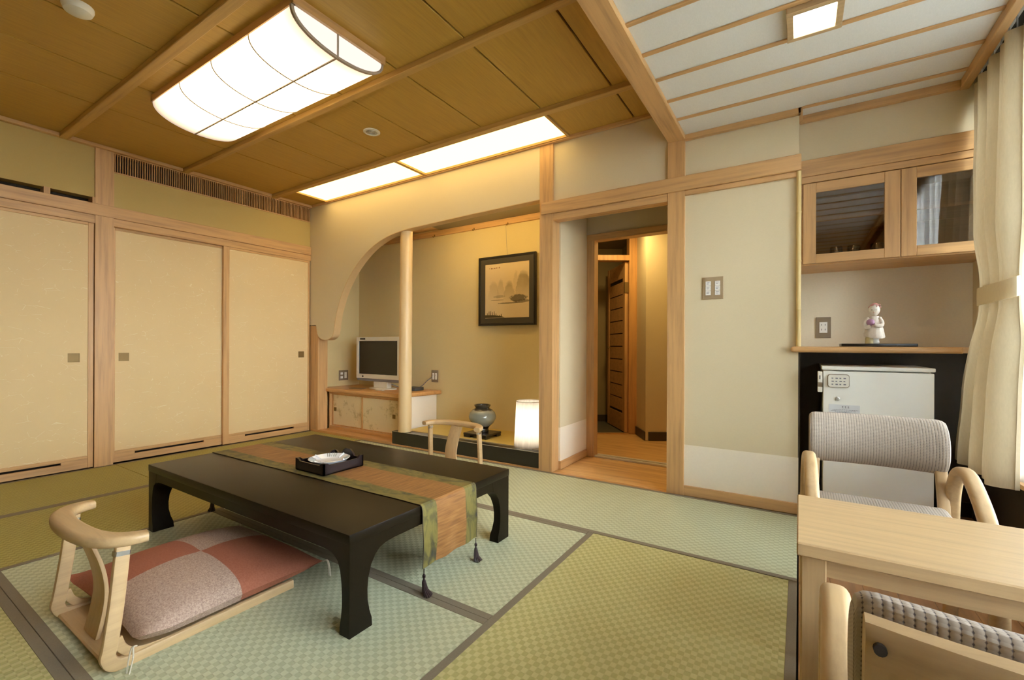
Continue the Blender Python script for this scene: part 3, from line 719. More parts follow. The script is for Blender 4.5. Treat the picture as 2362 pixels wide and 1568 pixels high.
# vase on its stand
VS = Vector((-2.56, 3.49, .136))
st = thing('vase_stand', 'low black lacquered stand under the round vase', 'stand', VS)
obj('top_board', B(VS.x-.135, VS.x+.135, VS.y-.125, VS.y+.125, .156, .176, .004), 'black_lacquer', st)
for sx in (-1, 1):
    for sy in (-1, 1): obj('leg', B(VS.x+sx*.095-.038, VS.x+sx*.095+.038, VS.y+sy*.088-.034, VS.y+sy*.088+.034, .136, .157, .003), 'black_lacquer', st)
b = newbm(); lathe(b, [(.058, 0), (.062, .012), (.058, .035), (.070, .055), (.105, .085), (.128, .125), (.131, .150), (.120, .185), (.095, .212), (.072, .224), (.066, .232), (.078, .250), (.080, .258), (.072, .262), (.062, .256), (.058, .230), (.06, .20)], 0, 0, 36)
vz = one('vase', b, 'glaze', 'round grey green glazed vase with dark neck on a black stand', 'vase'); vz.location = (VS.x, VS.y, .177)
# paper floor lamp
LX, LY = -1.955, 3.345
lm = thing('paper_lamp', 'glowing white paper cylinder lamp at the right edge of the alcove', 'lamp', (LX, LY, .134))
b = newbm(); rr = random.Random(3)
rings = []
for i in range(15):
    t = i/14; z = .012+.385*t; r0 = .130-.018*t
    rings.append([((r0+.0012*math.sin(k*2.6+1.3*math.sin(k)))*math.cos(2*PI*k/64), (r0+.0012*math.sin(k*2.6+1.3*math.sin(k)))*math.sin(2*PI*k/64), z) for k in range(64)])
loft(b, rings, True, False)
bmesh.ops.translate(b, verts=b.verts[:], vec=(LX, LY, .134))
sd = obj('paper_shade', b, 'floor_shade', lm)
M['floor_shade'].node_tree.nodes
b = newbm()
for z, r in ((.010, .130), (.394, .112)):
    sweep(b, [(LX+r*math.cos(2*PI*k/32), LY+r*math.sin(2*PI*k/32), .134+z) for k in range(33)], circ(.003, 6))
obj('shade_ring', b, 'string', lm)
obj('base_disc', lathe(newbm(), [(.10, .134), (.10, .146), (.09, .150)], LX, LY, 32), 'white_plastic', lm)

# ------------------------------------------------------------------ hall beyond the doorway
struct('wall_hall_left', B(-1.652, -1.638, YB+.12, 3.83, .338, 2.42), 'plaster', 'left wall of the short hall')
struct('wall_hall_left_wainscot', B(-1.652, -1.636, YB+.12, 3.83, .066, .338), 'wainscot', 'white wainscot of the short hall')
struct('baseboard_hall', B(-1.652, -1.630, YB+.12, 3.83, 0, .066), 'wood_y', 'baseboard of the short hall')
struct('wall_hall_right', B(-.76, -.70, YB+.12, 5.4, 0, 2.42), 'plaster', 'right wall of the hall')
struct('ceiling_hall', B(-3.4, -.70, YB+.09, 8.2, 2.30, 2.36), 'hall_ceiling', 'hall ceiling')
trim(B(-1.655, -1.565, 3.83, 3.92, 0, 2.0, .002), 'wood_z', 'left jamb of the inner hall opening')
trim(B(-1.655, -.70, 3.828, 3.925, 1.955, 2.012, .002), 'wood_x', 'lintel of the inner hall opening')
struct('wall_hall_header', B(-1.72, -.70, 3.85, 3.91, 2.012, 2.32), 'plaster', 'wall over the inner hall opening')
struct('wall_hall_behind', B(-3.4, -1.655, 3.92, 3.96, 0, 2.32), 'plaster', 'hall wall behind the alcove')
sl = sgroup('trim_sill', 'white double track on the hall floor')
for y0 in (3.845, 3.905): obj('track_rail', B(-1.565, -.76, y0, y0+.036, -.004, .012, .002), 'string', sl)
# the washroom side stands square to the view of the doorway: u to the right, v along the hall
hall = sgroup('door_5', 'open washroom door with its frame at the end of the hall')
def uvw(u, v, z): return (u*math.cos(YAW)-v*math.sin(YAW), u*math.sin(YAW)+v*math.cos(YAW), z)
def ubox(u0, u1, v0, v1, z0, z1, a=None, piv=None):
    b = newbm(); box(b, u0, u1, v0, v1, z0, z1)
    for v in b.verts:
        p = v.co.copy()
        if a:
            q = Vector((p.x-piv[0], p.y-piv[1])); q = Vector((q.x*math.cos(a)-q.y*math.sin(a), q.x*math.sin(a)+q.y*math.cos(a))); p.x, p.y = q.x+piv[0], q.y+piv[1]
        v.co = uvw(*p)
    return b
def uobj(name, bm, m, par=None): return obj(name, bm, m, par)
uobj('door_frame', ubox(1.338, 1.425, 5.15, 5.27, -.004, 2.30), 'amber_z', hall)
uobj('door_head', ubox(.5, 1.338, 5.15, 5.27, 1.985, 2.045), 'amber_z', hall)
uobj('door_sill', ubox(.3, 1.40, 5.15, 5.20, -.004, .006), 'amber_x', hall)
struct('wall_hall_end', ubox(1.463, 2.6, 4.80, 4.88, 0, 2.32), 'plaster', 'end wall of the hall with a corner')
struct('wall_hall_corner', ubox(1.425, 1.463, 4.80, 5.27, 0, 2.32), 'plaster', 'narrow return wall beside the washroom door')
b = ubox(1.455, 2.6, 4.788, 4.80, 0, .09); struct('baseboard_hall_end', b, 'dark_wall', 'dark baseboard of the hall end wall')
struct('baseboard_hall_corner', ubox(1.413, 1.425, 4.80, 5.15, 0, .09), 'dark_wall', 'dark baseboard of the return wall')
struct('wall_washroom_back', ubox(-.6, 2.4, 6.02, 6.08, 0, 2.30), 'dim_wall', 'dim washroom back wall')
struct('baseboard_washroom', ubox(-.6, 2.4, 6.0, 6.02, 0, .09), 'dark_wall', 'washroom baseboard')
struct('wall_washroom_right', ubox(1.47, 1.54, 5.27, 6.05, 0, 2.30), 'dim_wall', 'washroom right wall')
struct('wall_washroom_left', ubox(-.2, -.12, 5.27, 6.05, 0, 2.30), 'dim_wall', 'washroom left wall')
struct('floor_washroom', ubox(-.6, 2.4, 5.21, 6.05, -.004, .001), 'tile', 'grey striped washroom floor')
# door leaf, hinged at the right jamb and opened inwards
piv = (1.335, 5.20); ang = R(5)
lf = uobj('door_leaf', newbm(), 'wood_z', hall)
def leaf(name, v0, v1, z0, z1, d0, d1, m):
    return uobj(name, ubox(piv[0]-d1, piv[0]-d0, piv[1]+v0, piv[1]+v1, z0, z1, ang, piv), m, lf)
leaf('leaf_stile', 0, .075, .012, 1.975, 0, .036, 'wood_z'); leaf('leaf_stile', .595, .66, .012, 1.975, 0, .036, 'wood_z')
leaf('top_panel', .075, .595, 1.80, 1.975, 0, .034, 'wood_y'); leaf('bottom_panel', .075, .595, .012, .215, 0, .034, 'wood_y')
for k in range(10):
    z0 = .245+k*.1525; leaf('slat', .075, .595, z0, z0+.140, .004, .030, 'wood_y')
leaf('backing', .075, .595, .215, 1.80, .012, .018, 'dark_gap')
hb = newbm(); sweep(hb, [uvw(1.275, 5.80, .985), uvw(1.235, 5.79, .985), uvw(1.225, 5.74, .985), uvw(1.22, 5.66, .985)], circ(.011, 8)); uobj('lever_handle', hb, 'brass', lf)
leaf('hinge', -.01, .02, 1.62, 1.74, -.004, .040, 'brass')
hl = thing('hall_lamp', 'round ceiling lamp glowing in the entrance hall', 'lamp', (-1.45, 4.50, 2.29))
obj('lamp_rim', lathe(newbm(), [(.150, 2.30), (.156, 2.284), (.138, 2.282), (.136, 2.30)], -1.45, 4.50, 32), 'white_plastic', hl)
obj('lamp_glass', lathe(newbm(), [(.136, 2.290), (.12, 2.270), (.07, 2.256), (.002, 2.252)], -1.45, 4.50, 32), 'hall_light', hl)

# ------------------------------------------------------------------ lamps in the ceilings
bl = thing('ceiling_lamp', 'large curved white fabric ceiling lamp glowing over the mat room', 'lamp', (-2.77, 1.48, 2.60))
lx0, lx1, ly0, ly1, zr, dep = -3.565, -1.985, 1.213, 1.750, 2.588, .118
def belly(t): a = PI*t; return (ly0+ly1)/2-(ly1-ly0)/2*math.cos(a), zr-dep*math.sin(a)**.85
b = newbm(); n = 28
rings = [[(x, *belly(j/n)) for j in range(n+1)] for x in (lx0+.004, lx0+.4, lx0+.8, lx0+1.2, lx1-.012)]
loft(b, rings, False, False)
sh_ = obj('fabric_shade', b, 'big_shade', bl)
M['big_shade'].node_tree
for x, s in ((lx0+.002, 1), (lx1-.010, -1)):
    b = newbm(); vs = [b.verts.new((x, *belly(j/n))) for j in range(n+1)]; b.faces.new(vs if s > 0 else vs[::-1]); obj('shade_end', b, 'big_end', bl)
    if s > 0: continue
    b = newbm(); sweep(b, [(x+.004*s, *belly(j/n)) for j in range(n+1)], rrect(.014, .020, .003, 1), up=(1, 0, 0)); obj('end_hoop', b, 'lamp_rib', bl)
for k in (1, 2, 3):
    x = lx0+(lx1-lx0)*k/4; b = newbm(); sweep(b, [(x, y, z-.0035) for y, z in (belly(j/n) for j in range(n+1))], rrect(.004, .007, .001, 1), up=(1, 0, 0)); obj('shade_rib', b, 'lamp_rib', bl)
y, z = belly(.47); obj('long_rib', B(lx0, lx1, y-.004, y+.004, z-.006, z-.001), 'lamp_rib', bl)
obj('end_rib', B(lx1-.008, lx1-.002, y-.004, y+.004, z, zr), 'lamp_rib', bl)
for y in (ly0-.006, ly1-.012): obj('rim', B(lx0-.006, lx1, y, y+.018, zr-.004, ZC), 'wood_x', bl)
for x in (lx0-.012, lx1-.006): obj('rim', B(x, x+.016, ly0-.006, ly1+.006, zr-.004, ZC), 'wood_y', bl)

lp = thing('recessed_ceiling_light', 'long recessed glowing light panel along the back edge of the ceiling', 'lamp', (-3.0, 2.97, 2.62))
for x0, x1 in ((LP[0], -3.02), (-2.985, LP[1])):
    obj('diffuser', B(x0, x1, 2.775, 3.150, ZC+.006, ZC+.012), 'panel_light', lp)
obj('frame_bar', B(LP[0]-.016, LP[1]+.016, 2.750, 2.776, ZC-.012, ZC+.02), 'ceil_beam', lp)
obj('frame_bar', B(LP[0]-.016, LP[1]+.016, 3.148, 3.170, ZC-.012, ZC+.02), 'ceil_beam', lp)
for x in (LP[0]-.016, -3.02, LP[1]-.002): obj('cross_bar', B(x, x+(.035 if x == -3.02 else .018), 2.776, 3.148, ZC-.010, ZC+.02), 'ceil_beam', lp)

sq = thing('square_ceiling_lamp', 'small square ceiling lamp in a wooden frame between white ceiling panels', 'lamp', (.05, 2.31, ZW-.03))
qx0, qx1, qy0, qy1 = -.052, .150, 2.206, 2.420
for x0, x1, y0, y1 in ((qx0, qx1, qy0, qy0+.026), (qx0, qx1, qy1-.026, qy1), (qx0, qx0+.026, qy0+.026, qy1-.026), (qx1-.026, qx1, qy0+.026, qy1-.026)):
    obj('frame_bar', B(x0, x1, y0, y1, ZW-.030, ZW, .002), 'ash_x', sq)
obj('diffuser', B(qx0+.026, qx1-.026, qy0+.026, qy1-.026, ZW-.016, ZW-.008), 'small_light', sq)

dl = thing('round_ceiling_speaker', 'small white round ceiling fitting with perforated rings between lamp and light panel', 'fitting', (-2.748, 2.311, ZC))
obj('flange', lathe(newbm(), [(.062, ZC), (.062, ZC-.006), (.048, ZC-.009), (.046, ZC-.004), (.002, ZC-.003)], -2.748, 2.311, 32), 'white_plastic', dl)
for r in (.038, .026, .014):
    b = newbm(); sweep(b, [(-2.748+r*math.cos(2*PI*k/24), 2.311+r*math.sin(2*PI*k/24), ZC-.006) for k in range(25)], circ(.0022, 6)); obj('ring', b, 'steel', dl)
b = newbm(); lathe(b, [(.060, ZC), (.060, ZC-.012), (.052, ZC-.030), (.030, ZC-.040), (.003, ZC-.042)], -2.93, .700, 28)
one('smoke_detector', b, 'white_plastic', 'white domed smoke detector on the wooden ceiling at the top edge', 'detector', (-2.93, .700, ZC))

# ------------------------------------------------------------------ low lacquer table
tb = thing('low_table', 'low black lacquered table with curved legs on the tatami', 'table', (-2.115, 1.49, 0))
x0, x1, y0, y1, zt = -2.955, -1.283, .992, 1.990, .356
obj('tabletop', B(x0, x1, y0, y1, .318, zt, .007, 2), 'table_lacquer', tb)
def arch_apron(L, inset):
    # side seen flat: straight in the middle, curving down into the legs
    P = [(inset, .318), (L-inset, .318)]
    def curve(s):
        q = [(.0, .255), (.018, .262), (.040, .272), (.065, .277)]
        return q
    low = [(L-inset, .235), (L-inset-.012, .252), (L-inset-.030, .266), (L-inset-.060, .275), (L-inset-.10, .278), (inset+.10, .278), (inset+.060, .275), (inset+.030, .266), (inset+.012, .252), (inset, .235)]
    return P+low
for yy in (y0+.004, y1-.044):
    b = newbm(); prism(b, [(x0+u, z) for u, z in arch_apron(x1-x0, .055)], 'y', yy, yy+.040); obj('apron', b, 'table_lacquer', tb)
for xx in (x0+.004, x1-.044):
    b = newbm(); prism(b, [(y0+u, z) for u, z in arch_apron(y1-y0, .105)], 'x', xx, xx+.040); obj('apron', b, 'table_lacquer', tb)
for sx, cx in ((1, x0), (-1, x1)):
    for sy, cy in ((1, y0), (-1, y1)):
        rings = []
        for z, wx, wy in ((0, .056, .100), (.03, .054, .098), (.06, .048, .088), (.10, .043, .080), (.14, .043, .079), (.18, .046, .083), (.22, .053, .095), (.25, .066, .115), (.27, .09, .14), (.32, .10, .15)):
            e = .003 if z < .31 else .003
            rings.append([(cx+sx*e, cy+sy*e, z), (cx+sx*wx, cy+sy*e, z), (cx+sx*wx, cy+sy*wy, z), (cx+sx*e, cy+sy*wy, z)])
        obj('leg', loft(newbm(), rings), 'table_lacquer', tb)

# runner laid across the table and hanging at both ends
ru = None
prof = [(x0-.006, .112), (x0-.008, .18), (x0-.008, .27), (x0-.008, .335), (x0-.004, .352), (x0+.004, .3585)]
prof += [(x0+.05+(x1-x0-.1)*i/40, .3585) for i in range(41)]
prof += [(x1-.004, .3585), (x1+.005, .352), (x1+.009, .335), (x1+.010, .27), (x1+.012, .20), (x1+.010, .15), (x1+.007, .102)]
b = newbm(); uvl = b.loops.layers.uv.verify(); nv = 18; Lg = [0]
for i in range(1, len(prof)): Lg.append(Lg[-1]+math.hypot(prof[i][0]-prof[i-1][0], prof[i][1]-prof[i-1][1]))
G = []
for i, (x, z) in enumerate(prof):
    row = []
    for j in range(nv+1):
        v = j/nv; yb = 1.308+(.024*(x-x0)/(x1-x0))
        hang = (z < .33); dx = (.006*math.sin(v*9.0+1)*(.335-z)*6 if hang and x > -2 else 0)
        dz = .0007*math.sin(i*1.7+j*1.1) if not hang else (.004*math.sin(v*7+.5) if z < .12 else 0)
        row.append(b.verts.new((x+abs(dx)*.8, yb+.360*v+.0012*math.sin(i*.9), z+abs(dz))))
    G.append(row)
for i in range(len(prof)-1):
    for j in range(nv):
        f = b.faces.new((G[i][j], G[i+1][j], G[i+1][j+1], G[i][j+1]))
        for lp_, (a, q) in zip(f.loops, ((i, j), (i+1, j), (i+1, j+1), (i, j+1))): lp_[uvl].uv = (Lg[a], .36*q/nv)
bmesh.ops.recalc_face_normals(b, faces=b.faces[:])
bmesh.ops.solidify(b, geom=b.faces[:], thickness=.0018)
ru = one('table_runner', b, 'runner', 'olive and orange brocade runner with tassels draped across the low black table', 'runner', (-2.115, 1.49, .356))
def tassel(xc, yc, ztop, lean):
    b = newbm()
    sweep(b, [(xc, yc, ztop), (xc, yc, ztop-.022)], circ(.0022, 6))
    lathe(b, [(.002, ztop-.020), (.0065, ztop-.026), (.0065, ztop-.034), (.003, ztop-.040), (.007, ztop-.048), (.008, ztop-.056)], xc, yc, 10)
    for k in range(12):
        a = 2*PI*k/12; r1 = .013+.007*random.random()
        sweep(b, [(xc+.005*math.cos(a), yc+.005*math.sin(a), ztop-.052), (xc+.009*math.cos(a)+lean*.3, yc+.009*math.sin(a), (ztop-.052)*.45), (xc+r1*math.cos(a)+lean, yc+r1*math.sin(a), .004)], circ(.0036, 5))
    obj('tassel', b, 'tassel', ru)
tassel(x1+.014, 1.338, .104, .022); tassel(x1+.014, 1.682, .104, .012)
tassel(x0-.008, 1.312, .112, -.010); tassel(x0-.008, 1.662, .112, -.012)

# tray and dish
ty = thing('lacquer_tray', 'square black lacquer tray with scooped rim on the table runner', 'tray', (-2.065, 1.475, .360))
tx, tyy, s = -2.072, 1.478, .118
obj('tray_floor', B(tx-s, tx+s, tyy-s, tyy+s, .3605, .369, .002), 'tray_lacquer', ty)
def rim(bump):
    P = [(-s, .362), (s, .362), (s, .420), (s-.022, .418), (s-.036, .407)]
    if bump: P += [(.052, .407), (.036, .428), (.016, .440), (-.016, .440), (-.036, .428), (-.052, .407)]
    P += [(-s+.036, .407), (-s+.022, .418), (-s, .420)]
    return P
for ax, a, bu in (('y', tyy-s, 0), ('y', tyy+s-.009, 1), ('x', tx-s, 0), ('x', tx+s-.009, 0)):
    ctr = tx if ax == 'y' else tyy
    b = newbm(); prism(b, [(ctr+u, z) for u, z in rim(bu)], ax, a, a+.009); obj('side', b, 'tray_lacquer', ty)
ad = thing('ashtray', 'shallow white glass dish with ribbed rim in the lacquer tray', 'dish', (tx-.005, tyy, .37))
b = newbm(); lathe(b, [(.055, .3705), (.075, .380), (.100, .4090), (.103, .4110), (.099, .4120), (.070, .3985), (.058, .395), (.002, .394)], tx-.005, tyy, 40); obj('bowl', b, 'ashtray', ad)
for k in range(4):
    for i in range(5):
        a = R(45+90*k)+(i-2)*.13; ca, sa = math.cos(a), math.sin(a)
        b = newbm(); sweep(b, [(tx-.005+.072*ca, tyy+.072*sa, .4000), (tx-.005+.098*ca, tyy+.098*sa, .4124)], circ(.0024, 6)); obj('rib', b, 'ashtray_facet', ad)
for k in range(4):
    a = R(90*k+8); ca, sa = math.cos(a), math.sin(a); b = newbm(); sweep(b, [(tx-.005+.066*ca, tyy+.064*sa, .3985), (tx-.005+.100*ca, tyy+.100*sa, .4140)], rrect(.010, .006, .002, 1)); obj('rest_notch', b, 'ashtray', ad)

# ------------------------------------------------------------------ legless floor chairs
def floor_chair(label, loc, rz):
    t = thing('floor_chair', label, 'chair', loc, 'legless wooden floor chairs', rz)
    L = dict(parent=t, local=True)
    obj('seat_board', B(-.245, .245, -.292, .286, .008, .020, .004), 'ash_x', **L)
    for s in (-1, 1):
        # bent side frame: runner strip turning up into the post
        path = spline([(s*.252, .300, .013), (s*.252, .10, .012), (s*.252, -.16, .011), (s*.252, -.262, .015), (s*.252, -.290, .045), (s*.252, -.285, .085), (s*.250-.012, -.266, .20), (s*.244-.022, -.246, .364)], 6)
        b = newbm(); sweep(b, path, rrect(.040, .024, .007, 2), up=(1, 0, 0)); 
        obj('side_frame', b, 'ash_y', **L)
        g = spline([(s*.252, -.268, .095), (s*.252, -.256, .060), (s*.252, -.230, .034), (s*.252, -.18, .022), (s*.252, -.10, .016)], 5)
        b = newbm(); sweep(b, g, rrect(.026, .008, .002, 1), up=(1, 0, 0)); obj('corner_brace', b, 'ash_y', **L)
        b = newbm(); sweep(b, [(s*.244-.021, -.250, .338), (s*.244-.0215, -.248, .352)], rrect(.043, .027, .005, 1), up=(1, 0, 0)); obj('metal_sleeve', b, 'steel', label='small steel sleeve', **L)
    pth = spline([(0, -.262, .018), (0, -.246, .09), (0, -.238, .17), (-.010, -.250, .26), (-.022, -.285, .368)], 6)
    b = newbm(); sweep(b, pth, rrect(.112, .013, .004, 2), up=(0, 1, 0), scale=[1.06-.12*i/(len(pth)-1) for i in range(len(pth))]); obj('back_splat', b, 'ash_z', **L)
    crv = spline([(x*.965-.029, y, z) for x, y, z in ((-.272, -.185, .380), (-.262, -.225, .381), (-.225, -.268, .382), (-.145, -.298, .384), (0, -.310, .386), (.145, -.298, .384), (.225, -.268, .382), (.262, -.225, .381), (.272, -.185, .380))], 8)
    sc = [.82+.28*math.sin(PI*i/(len(crv)-1)) for i in range(len(crv))]
    b = newbm(); sweep(b, crv, rrect(.060, .036, .014, 4), scale=sc); obj('top_rail', b, 'ash_x', **L)
    return t
floor_chair('pale wooden floor chair nearest the camera, holding the checked cushion', (-2.020, .785, 0.0), 0.0)
floor_chair('pale wooden floor chair behind the far side of the low table', (-2.295, 2.475, 0.0), PI)

# checked cushion
cu = thing('floor_cushion', 'brick red and mottled pink checked cushion on the near floor chair', 'cushion', (-2.065, .87, .021))
b = newbm(); N = 32; hx, hy = .348, .322; top = []; bot = []
def pill(u, v, up):
    k = max(0.0, (1-abs(u)**2.5)*(1-abs(v)**2.5)); e = (1-.055*(1-abs(v)**2)*abs(u)**6), (1-.055*(1-abs(u)**2)*abs(v)**6)
    zz = .056+(.085*k**.55 if up else -.054*k**.35)
    if up: zz -= .006*math.exp(-(u*u+v*v)*40)
    x, y = u*hx*e[0], v*hy*e[1]
    if abs(u) > .85 and v < -.7: zz += .02*(abs(u)-.85)/.15*(-v-.7)/.3
    return (-2.065+x, .872+y, .021+zz)
for i in range(N+1):
    top.append([b.verts.new(pill(i/N*2-1, j/N*2-1, 1)) for j in range(N+1)])
    bot.append([top[i][j] if i in (0, N) or j in (0, N) else b.verts.new(pill(i/N*2-1, j/N*2-1, 0)) for j in range(N+1)])
for i in range(N):
    for j in range(N):
        f = b.faces.new((top[i][j], top[i+1][j], top[i+1][j+1], top[i][j+1])); f.material_index = 0 if (i < N//2) == (j < N//2) else 1
        q = [bot[i][j], bot[i][j+1], bot[i+1][j+1], bot[i+1][j]]
        if len(set(q)) == 4:
            try: f = b.faces.new(q); f.material_index = 0 if (i < N//2) == (j < N//2) else 1
            except ValueError: pass
for f in b.faces:
    f.material_index = f.material_index
obj('cushion_cover', b, ['cushion_red', 'cushion_mottled'], cu)
for sx in (-1, 1):
    for sy in (-1, 1):
        p = Vector((-2.065+sx*hx, .872+sy*hy, .073)); b = newbm()
        sweep(b, spline([p, p+Vector((sx*.012, sy*.012, .006)), p+Vector((sx*.022, sy*.016, -.02)), p+Vector((sx*.018, sy*.024, -.066))], 5), circ(.0022, 6))
        sweep(b, spline([p, p+Vector((sx*.004, sy*.014, .002)), p+Vector((sx*.006, sy*.022, -.03)), p+Vector((sx*.004, sy*.026, -.068))], 5), circ(.0022, 6)); obj('corner_string', b, 'string', cu)

# ------------------------------------------------------------------ window side table and armchairs
wt = thing('side_table', 'pale wooden table by the window between two armchairs', 'table', (.33, 1.43, 0))
obj('tabletop', B(-.004, .665, 1.232, 1.635, .519, .550, .003), 'ash_x', wt)
for x in (.004, .607):
    for y in (1.256, 1.561): obj('leg', B(x, x+.05, y, y+.05, 0, .519, .003), 'ash_z', wt)
for y in (1.268, 1.581): obj('apron', B(.054, .607, y, y+.02, .470, .519), 'ash_x', wt)
for x in (.014, .627): obj('apron', B(x, x+.02, 1.306, 1.561, .470, .519), 'ash_y', wt)
obj('stretcher', B(.010, .030, 1.306, 1.561, .26, .30, .002), 'ash_y', wt)

def armchair(label, loc, rz):
    t = thing('armchair', label, 'chair', loc, 'pair of bentwood armchairs by the window', rz)
    L = dict(parent=t, local=True)
    for s in (-1, 1):
        path = spline([(s*.208, .292, 0), (s*.208, .304, .16), (s*.208, .306, .30), (s*.208, .292, .41), (s*.209, .238, .478), (s*.211, .150, .538), (s*.214, .02, .588), (s*.218, -.10, .574), (s*.221, -.178, .510), (s*.223, -.215, .40), (s*.224, -.232, .20), (s*.224, -.240, 0)], 7)
        b = newbm(); sweep(b, path, rrect(.034, .042, .014, 4), up=(1, 0, 0)); obj('arm_loop', b, 'ash_y', **L)
    b = newbm(); box(b, -.205, .205, -.19, .27, .300, .335, .004); obj('seat_frame', b, 'ash_x', **L)
    sec = [(-.20, .345), (-.21, .380), (-.20, .416), (-.16, .428), (.0, .424), (.20, .416), (.262, .408), (.280, .380), (.270, .348), (.262, .340)]
    rings = []
    for x in (-.196, -.190, -.18, -.1, 0, .1, .18, .190, .196):
        k = .90 if abs(x) > .195 else (.97 if abs(x) > .189 else 1)
        rings.append([(x, .03+(y-.03)*k, .38+(z-.38)*k) for y, z in sec])
    obj('seat_cushion', loft(newbm(), rings), 'chair_cloth', **L)
    for s in (-1, 1):
        b = newbm(); sweep(b, spline([(s*.196, -.165, .30), (s*.196, -.195, .44), (s*.192, -.225, .58)], 5), rrect(.034, .022, .005, 2), up=(0, 1, 0)); 
        obj('back_upright', b, 'ash_z', **L)
    # padded roll in front of the curved wooden back board
    sec = []
    for i in range(26):
        a = -R(112)+R(224)*i/25; sec.append((-.250+.078*math.cos(a)**1 if math.cos(a) > 0 else -.250+.020*math.cos(a), .632+.100*math.sin(a)))
    sec = [(y-.10*(z-.632)*1.6*.5, z) for y, z in sec]
    rings = []
    for x in (-.214, -.211, -.203, -.19, -.10, 0, .10, .19, .203, .211, .214):
        ax = abs(x); k = .80 if ax > .2135 else (.91 if ax > .2105 else (.975 if ax > .202 else 1))
        bow = -.030*(1-(x/.214)**2)
        rings.append([(x, -.245+(y+.245)*k+bow, .632+(z-.632)*k) for y, z in sec])
    obj('back_pad', loft(newbm(), rings), 'chair_cloth', **L)
    rings = []
    for i in range(13):
        x = -.207+.414*i/12; bow = -.030*(1-(x/.214)**2)
        rings.append([(x, yy+bow, zz) for yy, zz in ((-.262, .672), (-.290, .673), (-.297, .704), (-.293, .717), (-.282, .722), (-.270, .714))])
    bb = obj('back_board', loft(newbm(), rings), 'ash_x', **L)
    for s in (-1, 1):
        b = newbm(); lathe(b, [(.0058, 0), (.0058, .006)], 0, 0, 14); bmesh.ops.rotate(b, verts=b.verts[:], matrix=Matrix.Rotation(R(84), 3, 'X')); bmesh.ops.translate(b, verts=b.verts[:], vec=(s*.196, -.2925-.0095, .697)); obj('screw_hole', b, 'dark_gap', **L)
    for s in (-1, 1):
        b = newbm(); rings = []
        for x in (s*.207, s*.172):
            bow = -.030*(1-(x/.214)**2)
            rings.append([(x, yy+bow, zz) for yy, zz in ((-.250, .548), (-.272, .548), (-.290, .6735), (-.266, .6735))])
        obj('back_stile', loft(b, rings), 'ash_z', **L)
    return t
armchair('bentwood armchair with grey roll back behind the table, before the fridge', (.248, 2.035, -.004), PI)
armchair('bentwood armchair cut off at the corner, seen from behind with screw hole', (.266, .892, -.004), 0.0)

# ------------------------------------------------------------------ counter, fridge, hanging cupboard
b = newbm(); cp = [(-.045, YB-.028), (.700, YB-.028), (.700, 3.46), (.855, 3.46), (.855, 3.695), (.004, 3.695), (.004, YB+.020), (-.045, YB+.020)]
prism(b, cp, 'z', .969, 1.004)
es = [e for e in b.edges if (abs(e.verts[0].co.y-(YB-.028)) < 1e-4 and abs(e.verts[1].co.y-(YB-.028)) < 1e-4) or (abs(e.verts[0].co.x+.045) < 1e-4 and abs(e.verts[1].co.x+.045) < 1e-4)]
bmesh.ops.bevel(b, geom=list(set(es)), offset=.0155, segments=5, affect='EDGES', profile=.5)
one('counter', b, 'wood_x', 'wooden counter board with rounded front edge over the fridge', 'counter', (.44, 3.4, .969))
fg = thing('fridge', 'small white guest room fridge with lock in the dark niche under the counter', 'fridge', (.345, 3.33, -.004))
fx0, fx1, fy = .112, .586, 3.11
obj('cabinet_body', B(fx0+.004, fx1-.004, fy+.055, 3.62, .02, .872, .006), 'fridge', fg)
obj('top_cover', B(fx0-.004, fx1+.004, fy+.004, 3.62, .872, .893, .006, 2), 'fridge', fg)
dr = obj('door', B(fx0+.002, fx1-.002, fy, fy+.050, .06, .866, .006, 2), 'fridge', fg)
obj('gasket', B(fx0+.01, fx1-.01, fy+.049, fy+.056, .07, .862), 'rubber', fg)
obj('kick_plate', B(fx0+.01, fx1-.01, fy+.03, fy+.055, 0, .058), 'rubber', fg)
b = newbm(); prism(b, [(.184+u, .812+v) for u, v in rrect(.094, .068, .012, 4)], 'y', fy-.014, fy+.001); kp = obj('keypad', b, 'white_plastic', dr)
b = newbm(); prism(b, [(.184+u, .812+v) for u, v in rrect(.100, .074, .014, 4)], 'y', fy-.004, fy+.001); obj('keypad_rim', b, 'plate_brown', dr)
b = newbm()
for r in range(3):
    for q in range(4): box(b, .152+q*.018, .152+q*.018+.008+.003*((r+q) % 2), fy-.0150, fy-.0138, .790+r*.017, .790+r*.017+.006)
obj('keypad_print', b, 'ink', dr)
b = newbm(); lathe(b, [(.011, 0), (.011, .006), (.008, .008), (.004, .008)], 0, 0, 16); bmesh.ops.rotate(b, verts=b.verts[:], matrix=Matrix.Rotation(R(90), 3, 'X')); bmesh.ops.translate(b, verts=b.verts[:], vec=(.180, fy, .712)); obj('key_lock', b, 'steel', dr)
obj('notice_label', B(.140, .280, fy-.0012, fy+.001, .630, .680), plain('pale_label', (.66, .68, .70, 1), .5), dr)
b = newbm()
for k, x in enumerate((.200, .213, .226)):
    box(b, x, x+.007, fy-.0018, fy-.0010, .668, .671); box(b, x+.002, x+.0045, fy-.0018, fy-.0010, .661, .672)
    box(b, x, x+.008, fy-.0018, fy-.0010, .661, .6625)
for z, xa, xb in ((.650, .158, .270), (.643, .150, .262), (.636, .168, .258)):
    x = xa
    while x < xb: w = random.uniform(.003, .007); box(b, x, x+w, fy-.0018, fy-.0010, z, z+.0028); x += w+.0022
obj('notice_print', b, 'ink', dr)
b = newbm(); box(b, fx0-.024, fx0-.002, fy-.004, fy+.04, .745, .862, .002); hg = obj('lock_bracket', b, 'white_plastic', fg)
